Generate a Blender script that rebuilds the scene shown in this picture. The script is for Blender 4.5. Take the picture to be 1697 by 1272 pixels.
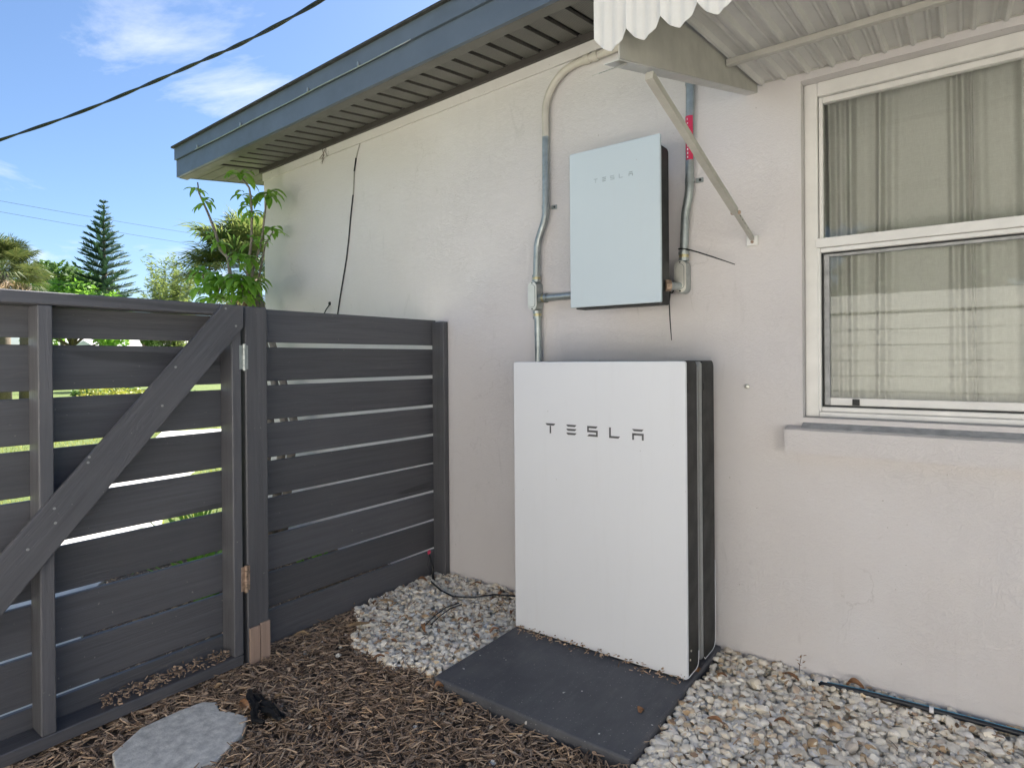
import bpy, bmesh, math, random
from mathutils import Vector, Matrix, Quaternion
random.seed(7)
S = bpy.context.scene
for o in list(bpy.data.objects):
    bpy.data.objects.remove(o)
C = S.collection

# ------------------------------------------------------------------ camera
PW_, PH_ = 1697.0, 1272.0
CAM = Vector((1.5573, -2.4778, 1.2017))
YAW, PITCH, ROLL, FPX, CX, CY = 0.6413, -0.0030, -0.0080, 1001.65, 843.28, 598.40
_f = Vector((-math.sin(YAW)*math.cos(PITCH), math.cos(YAW)*math.cos(PITCH), math.sin(PITCH)))
_r0 = Vector((math.cos(YAW), math.sin(YAW), 0)); _u0 = _r0.cross(_f)
_r = _r0*math.cos(ROLL) + _u0*math.sin(ROLL); _u = -_r0*math.sin(ROLL) + _u0*math.cos(ROLL)
cd = bpy.data.cameras.new('camera'); cam = bpy.data.objects.new('camera', cd); C.objects.link(cam)
cam.matrix_world = Matrix(((_r.x, _u.x, -_f.x, CAM.x), (_r.y, _u.y, -_f.y, CAM.y), (_r.z, _u.z, -_f.z, CAM.z), (0, 0, 0, 1)))
cd.sensor_fit = 'HORIZONTAL'; cd.sensor_width = 36.0; cd.lens = FPX/PW_*36.0
cd.shift_x = (PW_/2-CX)/PW_; cd.shift_y = -(PH_/2-CY)/PW_
cd.clip_start = 0.05; cd.clip_end = 3000
S.camera = cam
S.render.resolution_x = 1024; S.render.resolution_y = 767

# ------------------------------------------------------------------ light
SUN_AZ = math.radians(-2.0)      # from +Y: the sun stands behind the house
SUN_EL = math.radians(47.0)
w = bpy.data.worlds.new('World'); S.world = w; w.use_nodes = True
nt = w.node_tree; nt.nodes.clear()
N = lambda t: nt.nodes.new(t)
out = N('ShaderNodeOutputWorld'); bg = N('ShaderNodeBackground'); sky = N('ShaderNodeTexSky')
sky.sky_type = 'NISHITA'; sky.sun_disc = False; sky.sun_elevation = SUN_EL; sky.sun_rotation = SUN_AZ
sky.air_density = 1.0; sky.dust_density = 0.9; sky.ozone_density = 6.0; sky.altitude = 0
bg.inputs['Strength'].default_value = 0.053
tc = N('ShaderNodeTexCoord'); sep = N('ShaderNodeSeparateXYZ'); nt.links.new(tc.outputs['Generated'], sep.inputs[0])
zc = N('ShaderNodeMath'); zc.operation = 'MAXIMUM'; zc.inputs[1].default_value = 0.02; nt.links.new(sep.outputs[2], zc.inputs[0])
za = N('ShaderNodeMath'); za.operation = 'ADD'; za.inputs[1].default_value = 0.12; nt.links.new(zc.outputs[0], za.inputs[0])
dx = N('ShaderNodeMath'); dx.operation = 'DIVIDE'; nt.links.new(sep.outputs[0], dx.inputs[0]); nt.links.new(za.outputs[0], dx.inputs[1])
dy = N('ShaderNodeMath'); dy.operation = 'DIVIDE'; nt.links.new(sep.outputs[1], dy.inputs[0]); nt.links.new(za.outputs[0], dy.inputs[1])
cmb = N('ShaderNodeCombineXYZ'); nt.links.new(dx.outputs[0], cmb.inputs[0]); nt.links.new(dy.outputs[0], cmb.inputs[1])
no = N('ShaderNodeTexNoise'); no.inputs['Scale'].default_value = 1.15; no.inputs['Detail'].default_value = 9; no.inputs['Roughness'].default_value = 0.62
no.inputs['Distortion'].default_value = 0.5
mpn = N('ShaderNodeMapping'); mpn.inputs['Location'].default_value = (8.5, 3.9, 0)
nt.links.new(cmb.outputs[0], mpn.inputs['Vector']); nt.links.new(mpn.outputs[0], no.inputs['Vector'])
rp = N('ShaderNodeValToRGB'); rp.color_ramp.elements[0].position = 0.54; rp.color_ramp.elements[1].position = 0.74
rp.color_ramp.elements[0].color = (0, 0, 0, 1); rp.color_ramp.elements[1].color = (.75, .75, .75, 1)
nt.links.new(no.outputs['Fac'], rp.inputs[0])
mx = N('ShaderNodeMixRGB'); mx.inputs[2].default_value = (6.0, 6.2, 6.7, 1)
nt.links.new(rp.outputs[0], mx.inputs[0]); nt.links.new(sky.outputs[0], mx.inputs[1])
nt.links.new(mx.outputs[0], bg.inputs[0]); nt.links.new(bg.outputs[0], out.inputs[0])
sd = Vector((math.sin(SUN_AZ)*math.cos(SUN_EL), math.cos(SUN_AZ)*math.cos(SUN_EL), math.sin(SUN_EL)))
sl = bpy.data.lights.new('sun', 'SUN'); sl.energy = 5.0; sl.angle = math.radians(0.53); sl.color = (1.0, .965, .90)
so = bpy.data.objects.new('sun', sl); C.objects.link(so); so.rotation_euler = sd.to_track_quat('Z', 'Y').to_euler(); so.location = (0, 0, 20)
S.view_settings.view_transform = 'Standard'; S.view_settings.look = 'None'; S.view_settings.gamma = 1.0
S.view_settings.use_curve_mapping = False
S.view_settings.exposure = 2.0
S.render.engine = 'CYCLES'
S.cycles.max_bounces = 6; S.cycles.diffuse_bounces = 3; S.cycles.glossy_bounces = 3; S.cycles.transmission_bounces = 4

# ------------------------------------------------------------------ helpers
def ray(x, y):
    return _f + _r*((x-CX)/FPX) - _u*((y-CY)/FPX)
def onY(x, y, Y=0.0):
    d = ray(x, y); return CAM + d*((Y-CAM.y)/d.y)
def far(x, y, dist):
    d = ray(x, y); d = d/math.hypot(d.x, d.y); return CAM + d*dist

class MB:
    def __init__(s): s.v = []; s.f = []; s.col = None
    def add(s, vs, fs):
        n = len(s.v); s.v += [tuple(v) for v in vs]; s.f += [tuple(i+n for i in f) for f in fs]; return s
    def box(s, lo, hi, b=0.0, mat=None):
        bm = bmesh.new(); bmesh.ops.create_cube(bm, size=1.0)
        sz = [hi[i]-lo[i] for i in range(3)]; ce = [(hi[i]+lo[i])/2 for i in range(3)]
        for v in bm.verts: v.co = Vector((v.co.x*sz[0]+ce[0], v.co.y*sz[1]+ce[1], v.co.z*sz[2]+ce[2]))
        if b > 0: bmesh.ops.bevel(bm, geom=list(bm.edges), offset=b, segments=1 if b < .006 else 2, affect='EDGES', profile=.5)
        s.bm(bm, mat); return s
    def bm(s, bm, mat=None):
        bm.verts.ensure_lookup_table(); bm.verts.index_update()
        vs = [(mat @ v.co if mat else v.co) for v in bm.verts]
        s.add(vs, [[v.index for v in f.verts] for f in bm.faces]); bm.free(); return s
    def tube(s, pts, r, n=10, cap=True):
        pts = [Vector(p) for p in pts]; m = len(pts)
        rs = r if isinstance(r, (list, tuple)) else [r]*m
        t0 = (pts[1]-pts[0]).normalized(); a = t0.orthogonal().normalized()
        vs = []; prev = t0
        for i, p in enumerate(pts):
            t = (pts[min(i+1, m-1)]-pts[max(i-1, 0)])
            t = t.normalized() if t.length > 1e-9 else prev
            a = (a - t*a.dot(t)).normalized(); b = t.cross(a); prev = t
            for k in range(n):
                an = 2*math.pi*k/n; vs.append(p + (a*math.cos(an)+b*math.sin(an))*rs[i])
        fs = []
        for i in range(m-1):
            for k in range(n):
                fs.append((i*n+k, i*n+(k+1) % n, (i+1)*n+(k+1) % n, (i+1)*n+k))
        if cap: fs.append(tuple(range(n-1, -1, -1))); fs.append(tuple((m-1)*n+k for k in range(n)))
        s.add(vs, fs); return s
    def prism(s, poly, fn, t0, t1):
        # poly list of (a,b); fn(a,b,t)->xyz ; extruded from t0 to t1
        n = len(poly)
        vs = [fn(a, b, t0) for a, b in poly] + [fn(a, b, t1) for a, b in poly]
        fs = [tuple(range(n-1, -1, -1)), tuple(range(n, 2*n))] + [(i, (i+1) % n, n+(i+1) % n, n+i) for i in range(n)]
        s.add(vs, fs); return s

def obj(name, mb, mat, parent=None, smooth=False, loc=None, normals=True, smooth_angle=None):
    me = bpy.data.meshes.new(name); me.from_pydata(mb.v, [], mb.f)
    if normals:
        b = bmesh.new(); b.from_mesh(me); bmesh.ops.recalc_face_normals(b, faces=b.faces); b.to_mesh(me); b.free()
    if isinstance(mat, (list, tuple)):
        for m in mat: me.materials.append(m)
    else: me.materials.append(mat)
    if smooth: me.polygons.foreach_set('use_smooth', [True]*len(me.polygons))
    if smooth_angle:
        me.polygons.foreach_set('use_smooth', [True]*len(me.polygons))
        try: me.set_sharp_from_angle(angle=math.radians(smooth_angle))
        except Exception: pass
    me.update()
    o = bpy.data.objects.new(name, me); C.objects.link(o)
    if parent: o.parent = parent
    if loc: o.location = loc
    return o
def inst(src, parent=None, loc=None, rot=None, name=None):
    o = src.copy(); C.objects.link(o)
    if parent: o.parent = parent
    if loc is not None: o.location = loc
    if rot is not None: o.rotation_euler = rot
    return o
def empty(name, loc=(0, 0, 0)):
    # things are built in world coordinates: the Empty sits at the base and its parts are offset back
    o = bpy.data.objects.new(name, None); C.objects.link(o); o.location = loc; o.empty_display_size = .05; return o
def tag(o, label=None, cat=None, group=None, kind=None):
    if label: o['label'] = label
    if cat: o['category'] = cat
    if group: o['group'] = group
    if kind: o['kind'] = kind
    return o

# ------------------------------------------------------------------ materials
def newmat(name):
    m = bpy.data.materials.new(name); m.use_nodes = True
    t = m.node_tree; t.nodes.clear()
    o = t.nodes.new('ShaderNodeOutputMaterial'); b = t.nodes.new('ShaderNodeBsdfPrincipled')
    t.links.new(b.outputs[0], o.inputs[0]); return m, t, b
def L(t, a, b): t.links.new(a, b)
def coords(t, scale=(1, 1, 1), which='Object', rnd=0.0):
    tc = t.nodes.new('ShaderNodeTexCoord'); mp = t.nodes.new('ShaderNodeMapping')
    mp.inputs['Scale'].default_value = scale
    if rnd:
        oi = t.nodes.new('ShaderNodeObjectInfo'); mu = t.nodes.new('ShaderNodeMath'); mu.operation = 'MULTIPLY'; mu.inputs[1].default_value = rnd
        L(t, oi.outputs['Random'], mu.inputs[0])
        va = t.nodes.new('ShaderNodeVectorMath'); va.operation = 'ADD'
        L(t, tc.outputs[which], va.inputs[0]); L(t, mu.outputs[0], va.inputs[1]); L(t, va.outputs[0], mp.inputs['Vector'])
    else: L(t, tc.outputs[which], mp.inputs['Vector'])
    return mp.outputs[0]
def noise(t, vec, scale, detail=4, rough=.55, dist=0.0):
    n = t.nodes.new('ShaderNodeTexNoise'); n.inputs['Scale'].default_value = scale; n.inputs['Detail'].default_value = detail
    n.inputs['Roughness'].default_value = rough; n.inputs['Distortion'].default_value = dist; L(t, vec, n.inputs['Vector']); return n.outputs['Fac']
def ramp(t, fac, stops):
    r = t.nodes.new('ShaderNodeValToRGB'); e = r.color_ramp.elements
    while len(e) < len(stops): e.new(.5)
    for i, (p, c) in enumerate(stops):
        e[i].position = p; e[i].color = (c[0], c[1], c[2], 1) if not isinstance(c, (int, float)) else (c, c, c, 1)
    L(t, fac, r.inputs[0]); return r.outputs[0]
def mixc(t, fac, a, b, mode='MIX'):
    m = t.nodes.new('ShaderNodeMixRGB'); m.blend_type = mode
    for i, v in ((0, fac), (1, a), (2, b)):
        if isinstance(v, (int, float)): m.inputs[i].default_value = v if i == 0 else (v, v, v, 1)
        elif isinstance(v, (tuple, list)): m.inputs[i].default_value = (v[0], v[1], v[2], 1)
        else: L(t, v, m.inputs[i])
    return m.outputs[0]
def math_(t, op, a, b=0.0):
    m = t.nodes.new('ShaderNodeMath'); m.operation = op
    for i, v in ((0, a), (1, b)):
        if isinstance(v, (int, float)): m.inputs[i].default_value = v
        else: L(t, v, m.inputs[i])
    return m.outputs[0]
def bump(t, b, h, strength=.3, dist=.01):
    n = t.nodes.new('ShaderNodeBump'); n.inputs['Strength'].default_value = strength; n.inputs['Distance'].default_value = dist
    L(t, h, n.inputs['Height']); L(t, n.outputs[0], b.inputs['Normal'])

def simple(name, col, rough=.5, metal=0.0, var=.12, vscale=8, bmp=0.0, bscale=60, rnd=0.0, spec=.5, coat=0.0):
    m, t, b = newmat(name); v = coords(t, rnd=rnd)
    n = noise(t, v, vscale, 6, .6)
    d = tuple(c*(1-var) for c in col); l = tuple(min(1, c*(1+var)) for c in col)
    L(t, ramp(t, n, [(.3, d), (.7, l)]), b.inputs['Base Color'])
    rr = ramp(t, noise(t, v, vscale*2.3, 5), [(.3, max(0, rough-.08)), (.7, min(1, rough+.08))])
    L(t, rr, b.inputs['Roughness'])
    b.inputs['Metallic'].default_value = metal; b.inputs['Specular IOR Level'].default_value = spec
    b.inputs['Coat Weight'].default_value = coat; b.inputs['Coat Roughness'].default_value = .08
    if bmp: bump(t, b, noise(t, v, bscale, 5, .6), bmp, .004)
    return m

def mat_stucco():
    m, t, b = newmat('painted_stucco'); v = coords(t)
    big = noise(t, v, 1.3, 5, .6); mid = noise(t, v, 7, 6, .6, .6); fine = noise(t, v, 90, 6, .65)
    curl = noise(t, v, 17, 5, .6, 3.2)
    ridge = ramp(t, curl, [(.44, 0), (.50, 1), (.56, 0)])
    patch = ramp(t, noise(t, v, 2.1, 3, .5), [(.42, .12), (.66, 1)])
    rid = math_(t, 'MULTIPLY', ridge, patch)
    curl2 = noise(t, coords(t, (1, 1, 1.7)), 42, 4, .6, 2.5)
    rid2 = ramp(t, curl2, [(.42, 0), (.52, 1), (.60, .2)])
    h = math_(t, 'ADD', math_(t, 'MULTIPLY', mid, .8), math_(t, 'ADD', math_(t, 'MULTIPLY', rid, .42), math_(t, 'ADD', math_(t, 'MULTIPLY', fine, .22), math_(t, 'MULTIPLY', rid2, .16))))
    base = ramp(t, big, [(.3, (.675, .632, .618)), (.55, (.710, .670, .660)), (.75, (.730, .700, .698))])
    warm = ramp(t, noise(t, v, .75, 4, .55), [(.50, 0), (.75, .45)])
    col = mixc(t, warm, base, (.67, .605, .55))
    speck = ramp(t, noise(t, v, 55, 2, .5), [(.735, 0), (.77, .55)])
    col = mixc(t, speck, col, (.30, .26, .22))
    scuff = ramp(t, noise(t, coords(t, (1, 1, .35)), 11, 7, .7, 1.2), [(.60, 0), (.72, .22)])
    col = mixc(t, scuff, col, (.44, .41, .39))
    vo = t.nodes.new('ShaderNodeTexVoronoi'); vo.feature = 'DISTANCE_TO_EDGE'; vo.inputs['Scale'].default_value = 1.15
    wv = t.nodes.new('ShaderNodeVectorMath'); wv.operation = 'ADD'
    nz = t.nodes.new('ShaderNodeTexNoise'); nz.inputs['Scale'].default_value = 5; nz.inputs['Detail'].default_value = 6; L(t, v, nz.inputs['Vector'])
    sc = t.nodes.new('ShaderNodeVectorMath'); sc.operation = 'SCALE'; sc.inputs['Scale'].default_value = .35; L(t, nz.outputs['Color'], sc.inputs[0])
    L(t, v, wv.inputs[0]); L(t, sc.outputs[0], wv.inputs[1]); L(t, wv.outputs[0], vo.inputs['Vector'])
    cr_ = math_(t, 'MULTIPLY', ramp(t, vo.outputs['Distance'], [(.0012, 1), (.0032, 0)]), ramp(t, noise(t, v, 1.7, 3, .5), [(.54, 0), (.62, .28)]))
    col = mixc(t, cr_, col, (.40, .36, .33))
    drip = math_(t, 'MULTIPLY', ramp(t, noise(t, coords(t, (7, 7, .22)), 2.2, 5, .65), [(.56, 0), (.70, 1)]), ramp(t, noise(t, v, .9, 3, .5), [(.48, 0), (.66, .16)]))
    col = mixc(t, drip, col, (.46, .42, .39))
    L(t, col, b.inputs['Base Color']); b.inputs['Roughness'].default_value = .78; b.inputs['Specular IOR Level'].default_value = .3
    bump(t, b, h, .46, .008); return m
def mat_wood(name, axis, col=(.088, .0868, .094), raw=False):
    m, t, b = newmat(name)
    st = {'x': (1.2, 34, 34), 'y': (34, 1.2, 34), 'z': (34, 34, 1.2)}[axis]
    st2 = {'x': (.5, 7, 7), 'y': (7, .5, 7), 'z': (7, 7, .5)}[axis]
    v = coords(t, st, rnd=37.0); v2 = coords(t, st2, rnd=11.0); v3 = coords(t, rnd=23.0)
    g = noise(t, v, 1.7, 7, .65, .6); g2 = noise(t, v2, 3.1, 5, .6, .9); cl = noise(t, v3, 3.3, 5, .6)
    d = tuple(c*.80 for c in col); l = tuple(c*1.28 for c in col)
    c1 = ramp(t, g, [(.28, d), (.70, l)])
    kn = ramp(t, noise(t, v2, 2.2, 1, .4), [(.735, 0), (.765, .8)])
    c1 = mixc(t, kn, c1, tuple(c*.45 for c in col))
    c2 = mixc(t, ramp(t, cl, [(.35, 0), (.7, .35)]), c1, tuple(c*1.35 for c in (col[0]*1.03, col[1], col[2]*.95)))
    sp = ramp(t, noise(t, v3, 70, 2, .5), [(.745, 0), (.775, .7 if not raw else .2)])
    c3 = mixc(t, sp, c2, (.28, .26, .24))
    wear = ramp(t, noise(t, v2, 6, 6, .7, 1.0), [(.70, 0), (.80, .30)])
    c4 = mixc(t, wear, c3, (.17, .13, .10) if not raw else (.25, .15, .1))
    oi_ = t.nodes.new('ShaderNodeObjectInfo'); c4 = mixc(t, 1.0, c4, ramp(t, oi_.outputs['Random'], [(0, .82), (1, 1.14)]), 'MULTIPLY')
    L(t, c4, b.inputs['Base Color'])
    L(t, ramp(t, g2, [(.3, .40), (.7, .62)]), b.inputs['Roughness'])
    b.inputs['Specular IOR Level'].default_value = .45
    h = math_(t, 'ADD', math_(t, 'MULTIPLY', g, .7), math_(t, 'MULTIPLY', ramp(t, g2, [(.52, 1), (.56, .2), (.60, 1)]), .35))
    bump(t, b, h, .6, .003); return m
def mat_leaf(name, c0, c1, rough=.5, trans=.25):
    m, t, b = newmat(name); v = coords(t, rnd=9.0)
    gi = t.nodes.new('ShaderNodeNewGeometry')
    L(t, mixc(t, gi.outputs['Random Per Island'], c0, c1), b.inputs['Base Color'])
    b.inputs['Roughness'].default_value = rough
    b.inputs['Subsurface Weight'].default_value = 0
    tr = t.nodes.new('ShaderNodeBsdfTranslucent'); L(t, mixc(t, gi.outputs['Random Per Island'], tuple(min(1, c*1.5) for c in c0), tuple(min(1, c*1.6) for c in c1)), tr.inputs[0])
    ms = t.nodes.new('ShaderNodeMixShader'); ms.inputs[0].default_value = trans
    o = [n for n in t.nodes if n.type == 'OUTPUT_MATERIAL'][0]
    L(t, b.outputs[0], ms.inputs[1]); L(t, tr.outputs[0], ms.inputs[2]); L(t, ms.outputs[0], o.inputs[0]); return m
def mat_islands(name, stops, rough=.7, bmp=.2, bscale=120, spec=.4):
    m, t, b = newmat(name); gi = t.nodes.new('ShaderNodeNewGeometry'); v = coords(t)
    c = ramp(t, gi.outputs['Random Per Island'], stops)
    c = mixc(t, ramp(t, noise(t, v, 60, 5, .6), [(.3, 0), (.75, .30)]), c, (.20, .165, .13), 'MULTIPLY') if False else mixc(t, ramp(t, noise(t, v, 70, 5, .6), [(.45, 0), (.8, .16)]), c, (.34, .28, .20))
    L(t, c, b.inputs['Base Color']); b.inputs['Roughness'].default_value = rough; b.inputs['Specular IOR Level'].default_value = spec
    bump(t, b, noise(t, v, bscale, 5, .6), bmp, .003); return m

M = {}
M['stucco'] = mat_stucco()
M['wood_y'] = mat_wood('charcoal_painted_wood_along', 'y')
M['wood_z'] = mat_wood('charcoal_painted_wood_upright', 'z')
M['raw'] = mat_wood('bare_weathered_wood', 'z', (.36, .255, .20), True)
def mat_cover(name, col, rough):
    m, t, b = newmat(name); v = coords(t)
    c = ramp(t, noise(t, v, 2.2, 5, .6), [(.3, tuple(x*.975 for x in col)), (.7, col)])
    c = mixc(t, ramp(t, noise(t, coords(t, (9, 9, .6)), 2.0, 6, .7), [(.55, 0), (.8, .10)]), c, (.50, .47, .43))
    c = mixc(t, ramp(t, noise(t, v, 61, 1, .4), [(.815, 0), (.83, .35)]), c, (.28, .25, .22))
    L(t, c, b.inputs['Base Color']); L(t, ramp(t, noise(t, v, 3.5, 6, .65), [(.3, rough-.08), (.7, rough+.12)]), b.inputs['Roughness']); return m
M['white_gloss'] = mat_cover('white_gloss_cover', (.76, .765, .785), .52)
M['blue_white'] = mat_cover('pale_glass_cover', (.60, .675, .71), .6)
M['black_metal'] = simple('dark_grey_casing', (.016, .0165, .016), .5, 0, .2, 6, spec=.35)
M['mid_grey'] = simple('shade_grey_shell_and_screws', (.30, .30, .29), .45, 0, .1, 20)  # shell grey has the shade between the batteries in it; also colours screws
M['logo'] = simple('dark_grey_print', (.10, .10, .105), .35, .3, .05)
M['logo_soft'] = simple('soft_grey_print', (.42, .49, .52), .3, .2, .05)
M['galv'] = simple('galvanised_steel', (.40, .43, .425), .42, .75, .22, 22, .05, 90)
M['alu'] = simple('cast_aluminium', (.72, .70, .63), .34, .55, .10, 12, .03, 120)
M['brass'] = simple('yellowed_fitting', (.55, .48, .28), .35, .8, .2, 40)
M['paint_pipe'] = simple('wall_paint_on_pipe', (.62, .57, .50), .6, 0, .1, 12)
M['black_plastic'] = simple('black_plastic', (.012, .012, .013), .42, 0, .2, 30)
def mat_pad():
    m, t, b = newmat('charcoal_composite_pad'); v = coords(t)
    c = ramp(t, noise(t, v, 5, 7, .65), [(.3, (.062, .065, .076)), (.6, (.092, .093, .102)), (.8, (.14, .137, .137))])
    c = mixc(t, ramp(t, noise(t, coords(t, (1, .25, 1)), 14, 6, .7), [(.5, 0), (.75, .3)]), c, (.20, .195, .19))
    sp = ramp(t, noise(t, v, 150, 2, .5), [(.69, 0), (.74, .55)])
    c = mixc(t, sp, c, (.50, .48, .45))
    sp2 = ramp(t, noise(t, v, 47, 1, .5), [(.765, 0), (.785, .9)])
    c = mixc(t, sp2, c, (.62, .60, .56))
    L(t, c, b.inputs['Base Color']); L(t, ramp(t, noise(t, v, 20, 5), [(.3, .5), (.7, .75)]), b.inputs['Roughness'])
    bump(t, b, noise(t, v, 240, 5, .6), .3, .003); return m
M['pad'] = mat_pad()
M['concrete'] = simple('pale_concrete', (.60, .575, .53), .85, 0, .16, 7, .4, 70)
M['slab'] = simple('grey_concrete_slab', (.68, .655, .60), .85, 0, .28, 34, .6, 110)
M['fascia'] = simple('slate_blue_fascia_paint', (.108, .135, .172), .42, .0, .10, 6, .03, 30)
M['soffit'] = simple('taupe_soffit_metal', (.145, .138, .122), .5, 0, .10, 6)
M['soffit_dark'] = simple('dark_brown_trim', (.055, .048, .045), .5, 0, .15, 9)
M['shingle'] = simple('dark_shingle', (.05, .05, .048), .9, 0, .3, 30, .4, 120)
M['cream'] = simple('cream_awning_paint', (.50, .48, .43), .5, 0, .12, 10, .04, 40)
M['white_awning'] = simple('white_awning_paint', (.66, .645, .61), .45, 0, .08, 8)
M['frame_white'] = simple('white_window_metal', (.76, .74, .71), .42, 0, .07, 9, .04, 60)
M['sill_grey'] = simple('grey_weathered_sill', (.40, .40, .405), .7, 0, .25, 22, .3, 80)
M['gasket'] = simple('black_gasket', (.015, .015, .015), .6)
M['red_label'] = simple('pink_red_label', (.62, .035, .10), .4, 0, .08, 12)
M['label_white'] = simple('label_white_ink', (.8, .78, .78), .5)
M['cable'] = simple('black_cable_jacket', (.012, .014, .018), .45, 0, .2, 20)
M['cable_paint'] = simple('painted_over_cable', (.42, .39, .35), .6, 0, .15, 30)
M['blue_tube'] = simple('black_irrigation_tube', (.014, .017, .024), .35)
M['cyan'] = simple('blue_stripe', (.10, .33, .50), .4)
M['rust'] = simple('rusty_hinge', (.42, .30, .22), .55, .5, .5, 40, .2, 90)
M['vinyl'] = simple('white_vinyl', (.72, .70, .66), .5, 0, .06, 5)
M['room'] = simple('room_paint', (.22, .20, .17), .8)
M['bark'] = simple('bark', (.15, .115, .085), .9, 0, .35, 25, .6, 60)
M['bark_pale'] = simple('pale_bark', (.27, .225, .185), .85, 0, .3, 30, .5, 60)
M['leaf_bright'] = mat_leaf('bright_green_leaf', (.14, .29, .03), (.24, .42, .06), .4, .4)
M['leaf_mid'] = mat_leaf('mid_green_leaf', (.045, .10, .018), (.10, .17, .035))
M['leaf_dark'] = mat_leaf('dark_green_leaf', (.018, .045, .016), (.045, .085, .028))
M['leaf_pine'] = mat_leaf('blue_green_needles', (.026, .066, .040), (.062, .115, .055), .6, .15)
M['leaf_yellow'] = mat_leaf('yellow_green_leaf', (.17, .21, .03), (.32, .30, .05), .5, .35)
M['leaf_pale'] = mat_leaf('pale_green_leaf', (.12, .17, .05), (.24, .28, .08), .6, .35)
M['palm_leaf'] = mat_leaf('palm_frond', (.05, .105, .022), (.19, .21, .06), .45, .35)
M['palm_dark'] = mat_leaf('dark_palm_frond', (.030, .058, .016), (.12, .13, .04), .5, .3)
M['palm_dead'] = mat_leaf('dead_palm_frond', (.22, .14, .07), (.38, .27, .15), .8, .2)
M['dead_leaf'] = mat_leaf('dry_brown_leaf', (.20, .085, .035), (.36, .19, .09), .6, .1)
M['dead_tan'] = mat_leaf('dry_tan_leaf', (.42, .27, .13), (.46, .30, .16), .6, .1)
M['gravel'] = mat_islands('white_gravel', [(0, (.94, .85, .71)), (.35, (.95, .89, .79)), (.55, (.86, .75, .58)), (.70, (.95, .88, .76)), (.80, (.74, .56, .35)), (.90, (.88, .85, .82)), (.97, (.62, .42, .24)), (1, (.40, .27, .16))], .65, .35, 150)
M['mulch'] = mat_islands('brown_mulch', [(0, (.17, .112, .075)), (.4, (.34, .238, .165)), (.7, (.48, .345, .245)), (.9, (.62, .46, .32)), (1, (.68, .44, .26))], .85, .5, 200, .2)
def mat_soil():
    m, t, b = newmat('soil'); v = coords(t)
    c = ramp(t, noise(t, v, 30, 8, .7), [(.3, (.09, .066, .048)), (.6, (.19, .138, .098)), (.8, (.30, .23, .165))])
    L(t, c, b.inputs['Base Color']); b.inputs['Roughness'].default_value = .95; bump(t, b, noise(t, v, 80, 6, .7), .8, .01); return m
M['soil'] = mat_soil()
def mat_lawn():
    m, t, b = newmat('lawn'); v = coords(t)
    c = ramp(t, noise(t, v, .5, 8, .7), [(.3, (.085, .125, .022)), (.55, (.13, .17, .035)), (.75, (.20, .20, .06))])
    c = mixc(t, ramp(t, noise(t, v, 14, 6, .7), [(.35, .5), (.7, 0)]), c, (.05, .075, .015))
    L(t, c, b.inputs['Base Color']); b.inputs['Roughness'].default_value = .9; bump(t, b, noise(t, v, 60, 5, .7), .8, .03); return m
M['lawn'] = mat_lawn()
def mat_glass():
    m, t, b = newmat('window_glass')
    o = [n for n in t.nodes if n.type == 'OUTPUT_MATERIAL'][0]; t.nodes.remove(b)
    g = t.nodes.new('ShaderNodeBsdfGlossy'); g.inputs['Roughness'].default_value = .012; g.inputs[0].default_value = (.95, .97, .95, 1)
    tr = t.nodes.new('ShaderNodeBsdfTransparent'); tr.inputs[0].default_value = (.90, .92, .89, 1)
    fr = t.nodes.new('ShaderNodeFresnel'); fr.inputs[0].default_value = 1.62
    v = coords(t); n = t.nodes.new('ShaderNodeBump'); n.inputs['Strength'].default_value = .02; n.inputs['Distance'].default_value = .01
    L(t, noise(t, v, 1.6, 2, .4), n.inputs['Height']); L(t, n.outputs[0], g.inputs['Normal'])
    k = math_(t, 'MULTIPLY', fr.outputs[0], .85)
    ms = t.nodes.new('ShaderNodeMixShader'); L(t, k, ms.inputs[0]); L(t, tr.outputs[0], ms.inputs[1]); L(t, g.outputs[0], ms.inputs[2]); L(t, ms.outputs[0], o.inputs[0]); return m
M['glass'] = mat_glass()
def mat_curtain():
    m, t, b = newmat('linen_curtain'); v = coords(t, (480, 480, 40)); v2 = coords(t, (40, 40, 480))
    a = noise(t, v, 1.0, 4, .7); c = noise(t, v2, 1.0, 4, .7)
    h = math_(t, 'ADD', a, c)
    L(t, ramp(t, math_(t, 'MULTIPLY', h, .5), [(.34, (.70, .68, .64)), (.64, (.86, .845, .81))]), b.inputs['Base Color'])
    b.inputs['Roughness'].default_value = .9; b.inputs['Specular IOR Level'].default_value = .1
    tr = t.nodes.new('ShaderNodeBsdfTranslucent'); tr.inputs[0].default_value = (.62, .60, .56, 1)
    ms = t.nodes.new('ShaderNodeMixShader'); ms.inputs[0].default_value = .25
    o = [n for n in t.nodes if n.type == 'OUTPUT_MATERIAL'][0]
    L(t, b.outputs[0], ms.inputs[1]); L(t, tr.outputs[0], ms.inputs[2]); L(t, ms.outputs[0], o.inputs[0])
    bump(t, b, h, .3, .002); return m
M['curtain'] = mat_curtain()
def mat_perf():
    m, t, b = newmat('perforated_soffit'); v = coords(t, (1, 1, 0))
    vo = t.nodes.new('ShaderNodeTexVoronoi'); vo.inputs['Scale'].default_value = 130; vo.inputs['Randomness'].default_value = .12; L(t, v, vo.inputs['Vector'])
    f = ramp(t, vo.outputs['Distance'], [(.20, 1), (.30, 0)])
    base = ramp(t, noise(t, coords(t, rnd=5.0), 5, 4), [(.3, (.140, .132, .118)), (.7, (.165, .157, .141))])
    L(t, mixc(t, f, base, (.05, .047, .042)), b.inputs['Base Color']); b.inputs['Roughness'].default_value = .5; return m
M['perf'] = mat_perf()

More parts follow.
